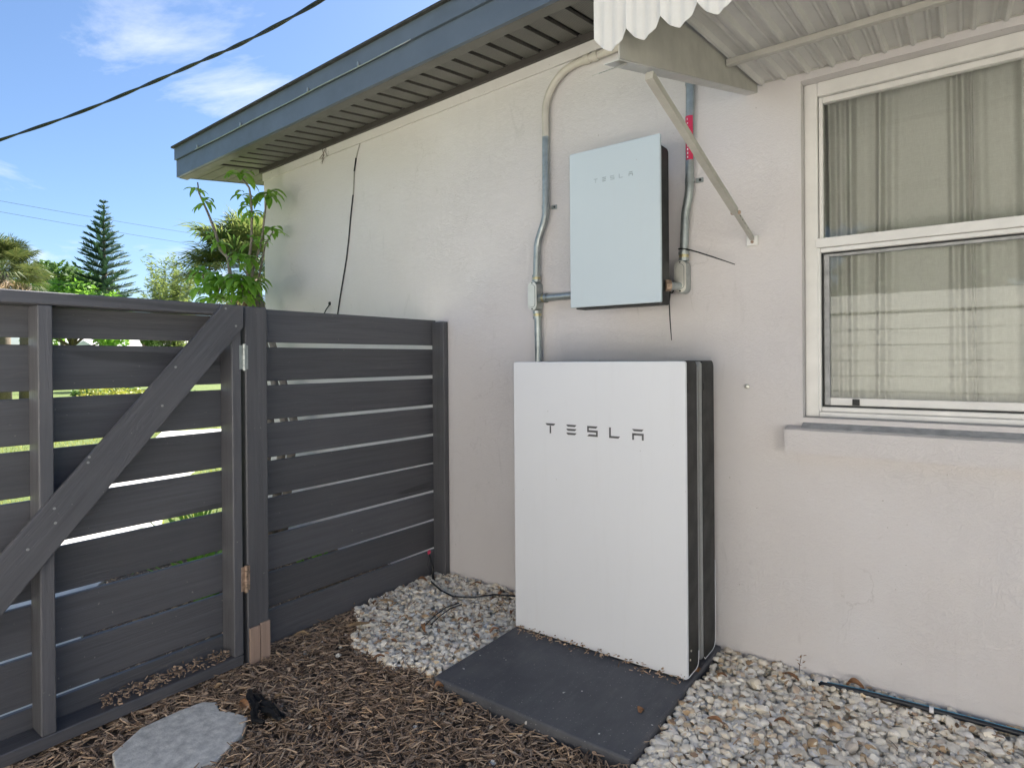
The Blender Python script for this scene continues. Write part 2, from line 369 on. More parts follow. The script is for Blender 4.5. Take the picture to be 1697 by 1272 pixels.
# ------------------------------------------------------------------ ground
def sheet(name, poly, z, mat, kind='structure', sub=0):
    mb = MB(); mb.add([(x, y, z) for x, y in poly], [tuple(range(len(poly)))])
    o = obj(name, mb, mat); o['kind'] = kind; return o
sheet('ground', [(-900, -900), (900, -900), (900, 900), (-900, 900)], -.045, M['lawn'])
sheet('soil_bed', [(-2.6, -2.75), (3.5, -2.75), (3.5, .05), (-.83, .05), (-.83, 0.05), (-2.6, .05)], -.026, M['soil'])
sheet('bounce_patio', [(-.6, -9), (9, -9), (9, -2.75), (-.6, -2.75)], -.018, M['concrete'])  # unseen pale paving, added to bounce sunlight onto the house wall
PATH = [(-.84, -3.2), (-.84, -1.62), (-1.5, -1.50), (-2.15, -1.22), (-3.0, -.55), (-4.75, .35), (-6.2, 1.5), (-9, 3.2), (-9.5, 2.3), (-6.6, .7), (-5.3, .0), (-3.6, -.86), (-2.6, -1.55), (-1.9, -3.2)]
pm = MB(); pm.prism(PATH, lambda a, b, t: (a, b, t), -.06, .004)
tag(obj('path', pm, M['concrete']), kind='structure')

# ------------------------------------------------------------------ house
house = tag(empty('house', (0, 0, 0)), 'pale pink-grey stucco house with slate blue eave above the batteries', 'house')
WX0, WX1, WZ = -2.512, 6.5, 2.72
OX0, OX1, OZ0, OZ1 = 1.083, 2.40, .975, 2.235      # window opening
xs = [WX0, OX0, OX1, WX1]; zs = [-.3, OZ0, OZ1, 3.0]
wm = MB(); vid = {}
def ztop(x): return 2.69 + .036*x
def gv(i, k, y):
    key = (i, k, y)
    if key not in vid:
        z = zs[k] if k < 3 else ztop(xs[i]) + .06
        vid[key] = len(wm.v); wm.v.append((xs[i], y, z))
    return vid[key]
for i in range(3):
    for k in range(3):
        if (i, k) == (1, 1): continue
        wm.f.append((gv(i, k, 0), gv(i+1, k, 0), gv(i+1, k+1, 0), gv(i, k+1, 0)))
        wm.f.append((gv(i, k, .2), gv(i, k+1, .2), gv(i+1, k+1, .2), gv(i+1, k, .2)))
for (a, b) in (((1, 1), (1, 2)), ((1, 2), (2, 2)), ((2, 2), (2, 1)), ((2, 1), (1, 1))):
    wm.f.append((gv(*a, 0), gv(*b, 0), gv(*b, .2), gv(*a, .2)))
obj('front_wall', wm, M['stucco'], house)
sw = MB(); sw.box((WX0, .201, -.3), (WX0+.2, 8.0, 3.0)); obj('side_wall', sw, M['stucco'], house)
bw = MB(); bw.box((WX0+.201, 7.8, -.3), (WX1, 8.0, 3.0)); bw.box((WX1-.2, .201, -.3), (WX1, 7.799, 3.0)); obj('back_wall', bw, M['stucco'], house)
# plaster band under the soffit
fr = MB(); n = 60
for i in range(n):
    pass
def band(x0, x1, z0, z1, y0, y1):
    vs = []
    for x in (x0, x1):
        for (y, z) in ((y0, z0), (y1, z0), (y1, z1), (y0, z1)): vs.append((x, y, ztop(x)+z))
    return vs, [(0, 1, 2, 3), (7, 6, 5, 4), (0, 4, 5, 1), (1, 5, 6, 2), (2, 6, 7, 3), (3, 7, 4, 0)]
fb = MB(); fb.add(*band(WX0, .97, -.085, .0, -.012, -.0005)); obj('frieze_board', fb, M['stucco'], house)
jc = MB(); jc.add(*band(WX0-.01, 6.5, -.032, .004, -.032, -.0125)); obj('soffit_channel', jc, M['soffit_dark'], house)
# soffit panels: tilted down outwards (0.14) and along the eave (0.036)
SL = .14; FY = -.42; EX0 = -2.94
def zs_(x, y): return ztop(x) + SL*y
spw = .106
sp = MB(); g = .0135
prof = [(g, .012), (g, 0), (spw/2-.004, 0), (spw/2-.004, .006), (spw/2+.004, .006), (spw/2+.004, 0), (spw-g, 0), (spw-g, .012)]
def sfn(a, b, t): return (a, t, b + SL*t + .036*a)
prof = [(g, 0), (spw-g, 0), (spw-g, .018), (g, .018)]
sp.prism(prof, sfn, FY+.035, -.034)
base_panel = obj('soffit_panel', sp, M['perf'], house)
x = WX0+.02; first = True
while x < 5.5:
    o = base_panel if first else inst(base_panel, house)
    o.location = (x, 0, ztop(x)); first = False; x += spw
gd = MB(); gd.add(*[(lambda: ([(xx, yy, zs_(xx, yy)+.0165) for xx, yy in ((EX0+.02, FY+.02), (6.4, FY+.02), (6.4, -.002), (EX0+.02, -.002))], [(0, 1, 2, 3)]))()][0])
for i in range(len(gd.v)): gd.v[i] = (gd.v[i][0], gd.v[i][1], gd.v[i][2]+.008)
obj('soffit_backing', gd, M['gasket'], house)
# rake soffit panels (run along the eave) beyond the corner
rp_ = MB()
def rfn(a, b, t): return (t, a, b + SL*a + .036*t)
rp_.prism([(0, .014), (.003, .014), (.003, 0), (spw-.003, 0), (spw-.003, .014), (spw, .014), (spw, .02), (0, .02)], rfn, EX0+.02, WX0-.004)
rbase = obj('rake_soffit_panel', rp_, M['soffit'], house); y = FY+.035; first = True
while y < 4.0:
    o = rbase if first else inst(rbase, house)
    o.location = (0, y, ztop(0)+SL*y); first = False; y += spw
cs = MB(); cs.prism([(WX0-.012, -.006), (WX0+.018, -.006), (WX0+.018, .012), (WX0-.012, .012)], lambda a, b, t: (a, t, zs_(a, t)+b), FY+.03, -.034)
obj('soffit_joint_strip', cs, M['soffit_dark'], house)
# fascia: lower board, upper strip, drip edge
def fas(z0, z1, y0, y1, x0=EX0, x1=6.5):
    vs = []
    for x in (x0, x1):
        for (y, z) in ((y0, z0), (y1, z0), (y1, z1), (y0, z1)): vs.append((x, y, ztop(x)+SL*FY+z))
    return vs, [(0, 1, 2, 3), (7, 6, 5, 4), (0, 4, 5, 1), (1, 5, 6, 2), (2, 6, 7, 3), (3, 7, 4, 0)]
m1 = MB(); m1.add(*fas(0, .118, FY, FY+.02)); obj('fascia_board', m1, M['fascia'], house)
m1 = MB(); m1.add(*fas(.1215, .205, FY-.012, FY+.02, EX0-.006)); obj('fascia_trim', m1, M['fascia'], house)
m1 = MB(); m1.add(*fas(-.003, .004, FY+.0205, FY+.075)); m1.add(*fas(0.004, .012, FY+.034, FY+.04)); obj('soffit_edge_trim', m1, M['soffit'], house)
m1 = MB(); m1.add(*fas(.2055, .216, FY-.03, FY+.05, EX0-.02)); obj('drip_edge', m1, M['shingle'], house)
rk = MB()
rk.prism([(EX0, -.002), (EX0+.02, -.002), (EX0+.02, .205), (EX0, .205)], lambda a, b, t: (a, t, zs_(a, t)+b), FY+.0205, 4.0)
obj('rake_fascia', rk, M['fascia'], house)
m1 = MB(); m1.add([(EX0-.02, FY-.03, zs_(EX0, FY)+.2165), (6.5, FY-.03, zs_(6.5, FY)+.2165), (6.5, 4, zs_(6.5, 4)+.2165), (EX0-.02, 4, zs_(EX0, 4)+.2165),
   (EX0-.02, 8.5, zs_(EX0, 4)-.4), (6.5, 8.5, zs_(6.5, 4)-.4)], [(0, 1, 2, 3), (3, 2, 5, 4)])
obj('roof', m1, M['shingle'], house)
# wire caught in the fascia seam, with little clips
m1 = MB(); pts = [(x, FY-.0135, ztop(x)+SL*FY+.119+.0015*math.sin(x*9)) for x in [EX0+.30+.1*i for i in range(22)]]
m1.tube(pts, .0032, 6); obj('seam_wire', m1, M['galv'], house, True)
for xx in (-2.60, -2.05, -1.35, -.92):
    m1 = MB(); z = ztop(xx)+SL*FY+.119; m1.box((xx-.006, FY-.022, z), (xx+.006, FY-.0125, z+.022), .002); obj('clip', m1, M['galv'], house)

# window (part of the house)
wf = MB(); fy0, fy1 = .048, .115; fw = .046
ix0, ix1, iz0, iz1 = OX0+.001, OX1-.001, OZ0+.001, OZ1-.001
wf.box((ix0, fy0, iz0), (ix0+fw, fy1, iz1), .003); wf.box((ix1-fw, fy0, iz0), (ix1, fy1, iz1), .003)
wf.box((ix0+fw+.0005, fy0-.001, iz1-.052), (ix1-fw-.0005, fy1, iz1), .003); wf.box((ix0+fw+.0005, fy0-.001, iz0), (ix1-fw-.0005, fy1, iz0+.020), .003)
window = obj('window', wf, M['frame_white'], house); tag(window, 'white metal sash window with linen curtain behind the glass')
sx0, sx1 = ix0+fw+.002, ix1-fw-.002; zm = 1.612
def sashp(name, lo, hi, mat='frame_white', b=.002): mb = MB(); mb.box(lo, hi, b); return obj(name, mb, M[mat], window)
sashp('upper_stile', (sx0, .064, zm+.037), (sx0+.014, .092, iz1-.054)); sashp('upper_stile', (sx1-.014, .064, zm+.037), (sx1, .092, iz1-.054))
sashp('top_rail', (sx0+.0145, .064, iz1-.076), (sx1-.0145, .092, iz1-.0545))
sashp('meeting_rail', (sx0-.012, .0465, zm), (sx1+.012, .092, zm+.036))
sashp('screen_frame', (sx0-.010, .052, iz0+.021), (sx0+.006, .070, zm-.001)); sashp('screen_frame', (sx1-.006, .052, iz0+.021), (sx1+.01, .070, zm-.001))
sashp('screen_frame', (sx0+.0065, .0525, zm-.018), (sx1-.0065, .0695, zm-.0012)); sashp('screen_frame', (sx0+.0065, .0525, iz0+.0212), (sx1-.0065, .0695, iz0+.038))
sashp('gasket', (sx0+.0065, .0705, iz0+.0385), (sx0+.0105, .082, zm-.0185), 'gasket', 0); sashp('gasket', (sx0+.011, .0705, zm-.0225), (sx1-.011, .082, zm-.0185), 'gasket', 0)
sashp('gasket', (sx0+.011, .0705, iz0+.0385), (sx1-.011, .080, iz0+.042), 'gasket', 0)
sashp('lower_stile', (sx0+.011, .083, iz0+.043), (sx0+.030, .108, zm-.004), 'sill_grey'); sashp('lower_stile', (sx1-.03, .083, iz0+.043), (sx1-.011, .108, zm-.004), 'sill_grey')
sashp('lower_rail', (sx0+.0305, .083, iz0+.043), (sx1-.0305, .108, iz0+.072), 'frame_white'); sashp('lower_top_rail', (sx0+.0305, .083, zm-.032), (sx1-.0305, .108, zm-.004), 'sill_grey')
sashp('latch', (sx0+.105, .076, iz0+.045), (sx0+.128, .0825, iz0+.068), 'gasket', .001)
def pane(z0, z1, y, x0, x1):
    mb = MB(); mb.add([(x0, y, z0), (x1, y, z0), (x1, y, z1), (x0, y, z1)], [(0, 1, 2, 3)]); return obj('pane', mb, M['glass'], window, normals=False)
pane(zm+.036, iz1-.076, .080, sx0+.012, sx1-.012)
pane(iz0+.070, zm-.030, .096, sx0+.028, sx1-.028)
# sill: stucco front, grey sloped top
sl_ = MB(); sl_.prism([(-.055, .848), (-.0005, .848), (-.0005, .945), (-.046, .937), (-.055, .932)], lambda a, b, t: (t, a, b), 1.030, 2.46); obj('sill', sl_, M['stucco'], house)
sc2 = MB(); sc2.prism([(-.044, .9385), (.0475, .9745), (.0475, .9765), (-.044, .9405)], lambda a, b, t: (t, a, b), OX0+.0008, OX1-.0008); obj('sill_slope', sc2, M['sill_grey'], house)
# room behind
rm = MB(); rm.add([(.6, .205, .2), (3.2, .205, .2), (3.2, 2.6, .2), (.6, 2.6, .2), (.6, .205, 2.5), (3.2, .205, 2.5), (3.2, 2.6, 2.5), (.6, 2.6, 2.5)],
   [(0, 1, 2, 3), (4, 5, 6, 7), (3, 2, 6, 7), (0, 3, 7, 4), (1, 2, 6, 5)]); obj('room_shell', rm, M['room'], house, normals=False)
# curtains
def curtain(x0, x1, y0, pleats, label):
    """pleats: list of (width share, depth): flat stretches and sharp pleats of cloth"""
    mb = MB(); zz = [.93+.12*i for i in range(12)]; tot = sum(w_ for w_, d_ in pleats); prof = []; u = 0
    for w_, d_ in pleats:
        k = max(4, int(w_/tot*150))
        for i in range(k):
            t = i/k; prof.append(((u+w_*t)/tot, d_*(.5-.5*math.cos(2*math.pi*t))))
        u += w_
    prof.append((1.0, 0.0)); n = len(prof)-1
    for z in zz:
        for u_, d_ in prof:
            mb.v.append((x0+(x1-x0)*u_+.016*(1.6-z)*math.sin(u_*7+1)*.5, y0-d_*(.8+.15*math.sin(z*2.1+u_*9))+.003*math.sin(z*3+u_*21), z))
    for k in range(len(zz)-1):
        for i in range(n):
            a = k*(n+1)+i; mb.f.append((a, a+1, a+n+2, a+n+1))
    o = obj('curtain', mb, M['curtain'], smooth=True, normals=False); tag(o, label, 'curtain', 'linen curtains in the window'); return o
curtain(1.08, 1.603, .196, [(.05, .04), (.035, .05), (.03, .02), (.035, .055), (.05, .012), (.032, .05), (.04, .015), (.13, .012), (.03, .03), (.03, .04), (.012, .03)], 'beige linen curtain with tight folds at the left of the window')
curtain(1.599, 2.42, .193, [(.04, .03), (.05, .012), (.04, .045), (.05, .03), (.14, .015), (.04, .05), (.06, .03), (.12, .02), (.05, .05), (.08, .02)], 'beige linen curtain on the right side of the centre gap')

# ------------------------------------------------------------------ fence
XS = -.797; TH = .019
SLZ = [(1.283, 1.423), (1.118, 1.261), (.955, 1.100), (.795, .939), (.633, .777), (.476, .619), (.317, .461), (.160, .303), (.004, .146)]
slat_h = .1435
def slat_mesh(name, length, parent):
    mb = MB(); mb.box((-TH, 0, 0), (0, length, slat_h), .002); return obj(name, mb, M['wood_y'], parent)
fence = tag(empty('fence_panel', (XS, -1.14, 0)), 'charcoal slatted fence panel between the hinge post and the house wall', 'fence')
b0 = None
for i, (z0, z1) in enumerate(SLZ):
    b0 = slat_mesh('slat', 1.172, fence) if b0 is None else inst(b0, fence)
    b0.location = (random.uniform(-.001, .0), -1.178+1.14, z0 + random.uniform(-.001, .001)); b0.scale = (1, 1, (z1-z0)/slat_h)
    b0.rotation_euler = (random.uniform(-.0012, .0012), 0, 0)
def wpart(name, lo, hi, parent, mat='wood_z', b=.003, off=(0, 0, 0)):
    mb = MB(); mb.box([lo[i]-off[i] for i in range(3)], [hi[i]-off[i] for i in range(3)], b); return obj(name, mb, M[mat], parent)
FO = (XS, -1.14, 0)
wpart('post', (XS+.0005, -1.185, .0), (XS+.0895, -1.092, 1.421), fence, off=FO, b=.004)
wpart('wall_post', (XS+.0005, -.040, .0), (XS+.090, -.003, 1.412), fence, off=FO, b=.003)
pb = wpart('bare_block', (XS+.090, -1.182, -.03), (XS+.101, -1.139, .146), fence, 'raw', .002, FO); tag(pb, 'bare unpainted wood block at the foot of the hinge post')
pb = wpart('bare_block', (XS+.090, -1.1365, -.03), (XS+.100, -1.094, .151), fence, 'raw', .002, FO); tag(pb, 'bare unpainted wood block at the foot of the hinge post')
# gate
GO = (XS, -1.202, 0); GL = -2.46
gate = tag(empty('gate', GO), 'charcoal slatted wooden gate with long diagonal brace', 'gate')
b0 = None
GZ = [(1.283, 1.3825), (1.113, 1.260), (.945, 1.090), (.783, .926), (.621, .767), (.455, .604), (.290, .438), (.127, .277), (.012, .116)]
for i, (z0, z1) in enumerate(GZ):
    b0 = slat_mesh('slat', -GL-1.202, gate) if b0 is None else inst(b0, gate)
    b0.location = (random.uniform(-.001, 0), GL+1.202, z0); b0.scale = (1, 1, (z1-z0)/slat_h)
    b0.rotation_euler = (random.uniform(-.0015, .0015), 0, 0)
for (y0, y1) in ((-1.241, -1.203), (-1.857, -1.818), (GL, GL+.038)):
    wpart('stile', (XS+.0005, y0, .0515), (XS+.0895, y1, 1.3815), gate, off=GO)
wpart('top_rail', (XS-.019, GL, 1.383), (XS+.0905, -1.2025, 1.4225), gate, 'wood_y', .003, GO)
wpart('bottom_rail', (XS+.0005, GL, .010), (XS+.0905, -1.2035, .0505), gate, 'wood_y', .003, GO)
# brace: local y along its length
bd = Vector((0, .648, .749)).normalized(); ang = math.atan2(bd.z, bd.y)
top = Vector((XS+.0915, -1.222, 1.4205)); Lb = 1.93
mb = MB(); wd = .104
# outline in (along, across) with the top end clipped vertical and horizontal like the photo
mb2 = MB()
def brl(y, z):   # world y,z -> local along/across about the top point
    dy_, dz_ = y-top.y, z-top.z
    return (dy_*math.cos(ang)+dz_*math.sin(ang), -dy_*math.sin(ang)+dz_*math.cos(ang))
P0 = brl(-1.282, 1.4205); P1 = brl(-1.2035, 1.4205); P2 = brl(-1.2035, 1.335)
poly = [P0, P1, P2, (-Lb, P2[1]), (-Lb, P0[1])]
bo = MB(); bo.prism(poly, lambda a, b, t: (t, a, b), 0, .0185)
br = obj('diagonal_brace', bo, M['wood_y'], gate)
br.location = (top.x-GO[0], top.y-GO[1], top.z-GO[2]); br.rotation_euler = (ang, 0, 0)
bv = br.modifiers.new('bevel', 'BEVEL'); bv.width = .0025; bv.segments = 2
# hinges
def hinge(z0, z1, nm, lab, mat):
    mb = MB(); y = -1.1935
    for k in range(5):
        a = z0+(z1-z0)*k/5; mb.tube([(XS+.096, y, a+.001), (XS+.096, y, a+(z1-z0)/5-.001)], .0065 if k % 2 else .007, 10)
    mb.box((XS+.0896, y-.018, z0+.006), (XS+.0915, y-.003, z1-.006), 0); mb.box((XS+.0897, y+.003, z0+.006), (XS+.0917, y+.018, z1-.006), 0)
    mb.v = [(a-GO[0], b-GO[1], c-GO[2]) for a, b, c in mb.v]
    o = obj(nm, mb, M[mat], gate); tag(o, lab)
hinge(1.165, 1.272, 'hinge', 'paint-chipped upper hinge', 'galv'); hinge(.292, .40, 'hinge', 'rusty lower hinge', 'rust')
# screw heads on brace and gate
sc = MB(); sc.tube([(0, 0, 0), (.0015, 0, 0)], .0042, 8)
s0 = None
for (px, py) in [(374, 511), (391, 540), (291, 608), (269, 672), (146, 766), (148, 757), (90, 842), (92, 866), (46, 910)]:
    d = ray(px, py); X = XS+.1101; q = CAM+d*((X-CAM.x)/d.x)
    s0 = obj('screw', sc, M['mid_grey'], gate) if s0 is None else inst(s0, gate)
    s0.location = (X-GO[0], q.y-GO[1], q.z-GO[2])
# further run of the fence past the gate (just outside the frame)
f2 = tag(empty('fence_panel', (XS, GL-.05, 0)), 'charcoal slatted fence run beyond the latch side of the gate', 'fence')
b0 = None
for (z0, z1) in SLZ:
    b0 = slat_mesh('slat', 2.4, f2) if b0 is None else inst(b0, f2)
    b0.location = (0, -2.4, z0); b0.scale = (1, 1, (z1-z0)/slat_h)
for yy in (0, -2.3):
    mb = MB(); mb.box((.0005, yy-.06, 0), (.0895, yy+.03, 1.421), .004); obj('post', mb, M['wood_z'], f2)

# ------------------------------------------------------------------ equipment pad
pad = MB(); bm = bmesh.new(); bmesh.ops.create_cube(bm, size=1)
for v in bm.verts: v.co = Vector((.385+v.co.x*.785, -.435+v.co.y*.86, .004+v.co.z*.062))
bmesh.ops.bevel(bm, geom=[e for e in bm.edges], offset=.010, segments=3, affect='EDGES', profile=.6); pad.bm(bm)
# slight dishing and unevenness on the top
o = obj('equipment_pad', pad, M['pad'], smooth_angle=50); tag(o, 'dark charcoal composite pad lying under the batteries', 'equipment pad')
eb = MB(); eb.tube([(-.012, -.876, -.016), (.3, -.882, -.014), (.79, -.879, -.016)], .006, 6); tag(obj('edging_strip', eb, M['bark'], smooth=True), 'thin brown edging strip along the front of the dark pad', 'edging')

# ------------------------------------------------------------------ batteries
PWW = .767; PZ0, PZ1 = .042, 1.191
def rrect(w, h, r, n=6):
    pts = []
    for (cx, cy, a0) in ((w-r, r, -90), (w-r, h-r, 0), (r, h-r, 90), (r, r, 180)):
        for k in range(n+1):
            a = math.radians(a0+90*k/n); pts.append((cx+r*math.cos(a), cy+r*math.sin(a)))
    return pts
def shell(x0, z0, wdt, hgt, y0, y1, r, lip=.004):
    """front cover: rounded plate with softened front edge"""
    mb = MB(); loops = [(0.0, y1), (0.0, y0+lip), (lip*.3, y0+lip*.3), (lip, y0)]
    n = None
    for ins, y in loops:
        pts = rrect(wdt-2*ins, hgt-2*ins, max(r-ins, .001)); n = len(pts)
        mb.v += [(x0+ins+a, y, z0+ins+b) for a, b in pts]
    for k in range(len(loops)-1):
        for i in range(n): mb.f.append((k*n+i, k*n+(i+1) % n, (k+1)*n+(i+1) % n, (k+1)*n+i))
    mb.f.append(tuple(range(n-1, -1, -1))); mb.f.append(tuple((len(loops)-1)*n+i for i in range(n)))
    return mb
def side_box(x0, x1, y0, y1, z0, z1, r_front, r_back, n=5):
    """casing whose side outline (y,z) has rounded corners"""
    pts = []
    for (cy, cz, r, a0) in ((y1-r_back, z0+r_back, r_back, -90), (y1-r_back, z1-r_back, r_back, 0), (y0+r_front, z1-r_front, r_front, 90), (y0+r_front, z0+r_front, r_front, 180)):
        for k in range(n+1):
            a = math.radians(a0+90*k/n); pts.append((cy+r*math.cos(a), cz+r*math.sin(a)))
    mb = MB(); mb.prism(pts, lambda a, b, t: (t, a, b), x0, x1); return mb
def letters(hh, wd, xs_, fn):
    """five spaced capitals; strokes as flat bars; fn(x,z)->point on the cover"""
    th = hh*.20; polys = []
    def P(x0, *pts): polys.append([(x0+a*wd, b*hh) for a, b in pts])
    t = .2; c = .16
    a, e, s_, l, aa = xs_
    P(a, (0, 1), (1, 1), (1-c*.4, 1-t*.6), (1-c, 1-t), (c, 1-t), (c*.4, 1-t*.6)); P(a, (.43, 1-t-.03), (.57, 1-t-.03), (.57, 0), (.43, 0))
    for z in (1, .6, .2): P(e, (0, z), (1, z), (1-c*.4, z-t*.6), (1-c, z-t), (c, z-t), (c*.4, z-t*.6))
    P(s_, (0, 1), (1, 1), (1-c, 1-t), (0, 1-t)); P(s_, (0, 1-t), (t*.75, 1-t), (t*.75, .6), (0, .6)); P(s_, (0, .6), (1, .6), (1, .4), (0, .4)); P(s_, (1-t*.75, .4), (1, .4), (1, .2), (1-t*.75, .2)); P(s_, (0, 0), (1, 0), (1, .2), (c, .2))
    P(l, (0, 1), (.16, 1), (.16, t), (0, t)); P(l, (0, 0), (1-c, 0), (1, t), (0, t))
    P(aa, (0, 1), (1, 1), (1-c, 1-t), (c, 1-t)); P(aa, (0, .62), (1, .62), (1, .42), (0, .42)); P(aa, (0, .42), (.16, .42), (.16, 0), (0, 0)); P(aa, (.84, .42), (1, .42), (1, 0), (.84, 0))
    out_ = []
    for lo_, hi_ in ((0, 2), (2, 5), (5, 10), (10, 12), (12, 16)):
        mb = MB()
        for p in polys[lo_:hi_]: mb.prism(p, fn, -.0012, .0004)
        out_.append(mb)
    return out_
front_unit = tag(empty('battery_unit', (.38, -.29, PZ0)), 'front white home battery with dark lettering, nearest the camera', 'battery')
BO = Vector((.38, -.29, PZ0))
def bpart(name, mb, mat, par, O, **k):
    mb.v = [(a-O[0], b-O[1], c-O[2]) for a, b, c in mb.v]; return obj(name, mb, mat, par, **k)
cv = bpart('front_cover', shell(0, PZ0, PWW, PZ1-PZ0, -.360, -.3475, .010), M['white_gloss'], front_unit, BO, smooth_angle=9)
lg = letters(.041, .047, [.166, .267, .364, .461, .558], lambda a, b, t: (a, -.3598+t, .8935+b))
for l_ in lg:
    l_.v = [(a-BO[0], b-BO[1], c-BO[2]) for a, b, c in l_.v]; obj('logo_letter', l_, M['logo'], cv)
bpart('casing', side_box(.004, PWW-.0035, -.3470, -.236, PZ0+.004, PZ1-.003, .002, .020), M['black_metal'], front_unit, BO)
bpart('back_shell', side_box(.008, PWW-.010, -.2358, -.205, PZ0+.02, PZ1-.025, .002, .004), M['mid_grey'], front_unit, BO)
lip = MB()
ed = [(-.347, PZ0+.0025), (-.262, PZ0+.0025), (-.245, PZ0+.008), (-.2365, PZ0+.024), (-.2355, PZ0+.06)]
lip.tube([(PWW-.0030, y, z) for y, z in ed], .0016, 6); bpart('edge_lip', lip, M['white_gloss'], front_unit, BO, smooth=True)
for zz in (PZ0+.06, PZ0+.09): bpart('screw', MB().tube([(PWW-.004, -.325+ (zz-.1)*.3, zz), (PWW-.001, -.325+(zz-.1)*.3, zz)], .004, 8), M['alu'], front_unit, BO)
bpart('side_slot', MB().box((PWW-.0036, -.334, 1.075), (PWW-.0012, -.322, 1.110), .001), M['gasket'], front_unit, BO)
for xx in (.06, .70): bpart('foot', MB().box((xx-.03, -.345, .0353), (xx+.03, -.22, PZ0+.0035), .002), M['black_metal'], front_unit, BO)
rear_unit = tag(empty('battery_unit', (.38, -.12, PZ0)), 'rear dark-sided home battery standing between the front one and the wall', 'battery')
RO = Vector((.38, -.12, PZ0))
bpart('front_cover', shell(.004, PZ0+.006, PWW-.008, PZ1-PZ0-.010, -.196, -.178, .010), M['mid_grey'], rear_unit, RO, smooth_angle=9)  # white cover coloured grey to stand in for shade in the gap
bpart('casing', side_box(.003, PWW-.002, -.1775, -.046, PZ0+.004, PZ1, .006, .028), M['black_metal'], rear_unit, RO)
lip = MB(); ed = [(-.1775, PZ0+.012), (-.170, PZ0+.003), (-.085, PZ0+.003), (-.060, PZ0+.010), (-.048, PZ0+.028), (-.0455, PZ0+.06), (-.0455, PZ0+.35)]
lip.tube([(PWW-.0015, y, z) for y, z in ed], .0016, 6); bpart('edge_lip', lip, M['white_gloss'], rear_unit, RO, smooth=True)
bpart('side_slot', MB().box((PWW-.0021, -.170, 1.078), (PWW+.0004, -.160, 1.105), .001), M['gasket'], rear_unit, RO)
for xx in (.06, .70): bpart('foot', MB().box((xx-.03, -.17, .0353), (xx+.03, -.06, PZ0+.0035), .002), M['black_metal'], rear_unit, RO)

# ------------------------------------------------------------------ wall-hung inverter box
GX, GZ0, GY = .211, 1.421, -.227; GW, GH = .411, .660
inv = tag(empty('wall_inverter', (GX+GW/2, -.1, GZ0)), 'pale blue-white electrical box hung on the wall above the batteries', 'electrical box')
IO = Vector((GX+GW/2, -.1, GZ0))
cv = bpart('front_cover', shell(GX, GZ0, GW, GH, GY, GY+.012, .004, .003), M['blue_white'], inv, IO, smooth_angle=9)
lg = letters(.0175, .0185, [GX+.118, GX+.157, GX+.195, GX+.234, GX+.277], lambda a, b, t: (a, GY+.0002+t, 1.9365+b))
for l_ in lg:
    l_.v = [(a-IO[0], b-IO[1], c-IO[2]) for a, b, c in l_.v]; obj('logo_letter', l_, M['logo_soft'], cv)
bpart('casing', side_box(GX+.022, GX+GW-.010, GY+.0125, -.118, GZ0-.006, GZ0+GH-.035, .002, .018), M['black_metal'], inv, IO)
bpart('wall_bracket', MB().box((GX+.06, -.1175, GZ0+.05), (GX+GW-.06, -.001, GZ0+GH-.09), .004), M['black_metal'], inv, IO)
v0 = None
for k in range(26):
    mb = MB(); mb.box((-.0008, -.0035, -.0042), (.0012, .0035, .0042), 0)
    v0 = obj('vent_slot', mb, M['gasket'], inv) if v0 is None else inst(v0, inv)
    v0.location = Vector((GX+GW-.0098, GY+.022, GZ0+.215+k*.0145))-IO
bpart('sticker', MB().box((GX+GW-.0101, GY+.020, GZ0+.083), (GX+GW-.0092, GY+.034, GZ0+.098), 0), M['label_white'], inv, IO)

# ------------------------------------------------------------------ conduits
def arc(c, r, a0, a1, n=10, plane='xz', y=0):
    return [(c[0]+r*math.cos(math.radians(a0+(a1-a0)*k/n)), y, c[1]+r*math.sin(math.radians(a0+(a1-a0)*k/n))) for k in range(n+1)]
CYD = -.027; CR = .0172
def tpart(name, pts, r, mat, par, O, n=14): return bpart(name, MB().tube(pts, r, n), M[mat], par, O, smooth_angle=40)
cl = tag(empty('conduit', (-.09, CYD, 1.19)), 'long galvanised conduit bending from the eave down behind the white battery', 'conduit')
CO = Vector((-.09, CYD, 1.19))
def sshape(xa, xb, za, zb, n=12):
    return [(xa+(xb-xa)*(.5-.5*math.cos(math.pi*k/n)), CYD, za+(zb-za)*k/n) for k in range(n+1)]
tpart('pipe', [(-.040, CYD, 2.272), (-.041, CYD, 2.05), (-.042, CYD, 1.935)] + sshape(-.043, -.094, 1.915, 1.735) + [(-.097, CYD, 1.68), (-.099, CYD, 1.600)], CR, 'galv', cl, CO)
tpart('painted_pipe', [(-.040, CYD, 2.2725), (-.040, CYD, 2.36)] + arc((.15, 2.385), .190, 180, 92, 14, y=CYD) + [(.20, CYD, 2.577), (.40, CYD, 2.583), (.52, CYD, 2.586)], CR+.0004, 'paint_pipe', cl, CO)
for xx in (.192, .235): tpart('coupling', [(xx-.012, CYD, 2.577), (xx+.012, CYD, 2.5785)], CR+.005, 'paint_pipe', cl, CO)
tpart('elbow', arc((.52, 2.68), .094, -90, 0, 8, y=CYD), CR+.001, 'paint_pipe', cl, CO)
tpart('down_pipe', [(-.094, CYD, 1.402), (-.092, CYD, 1.25), (-.091, CYD, .55)], CR, 'galv', cl, CO)
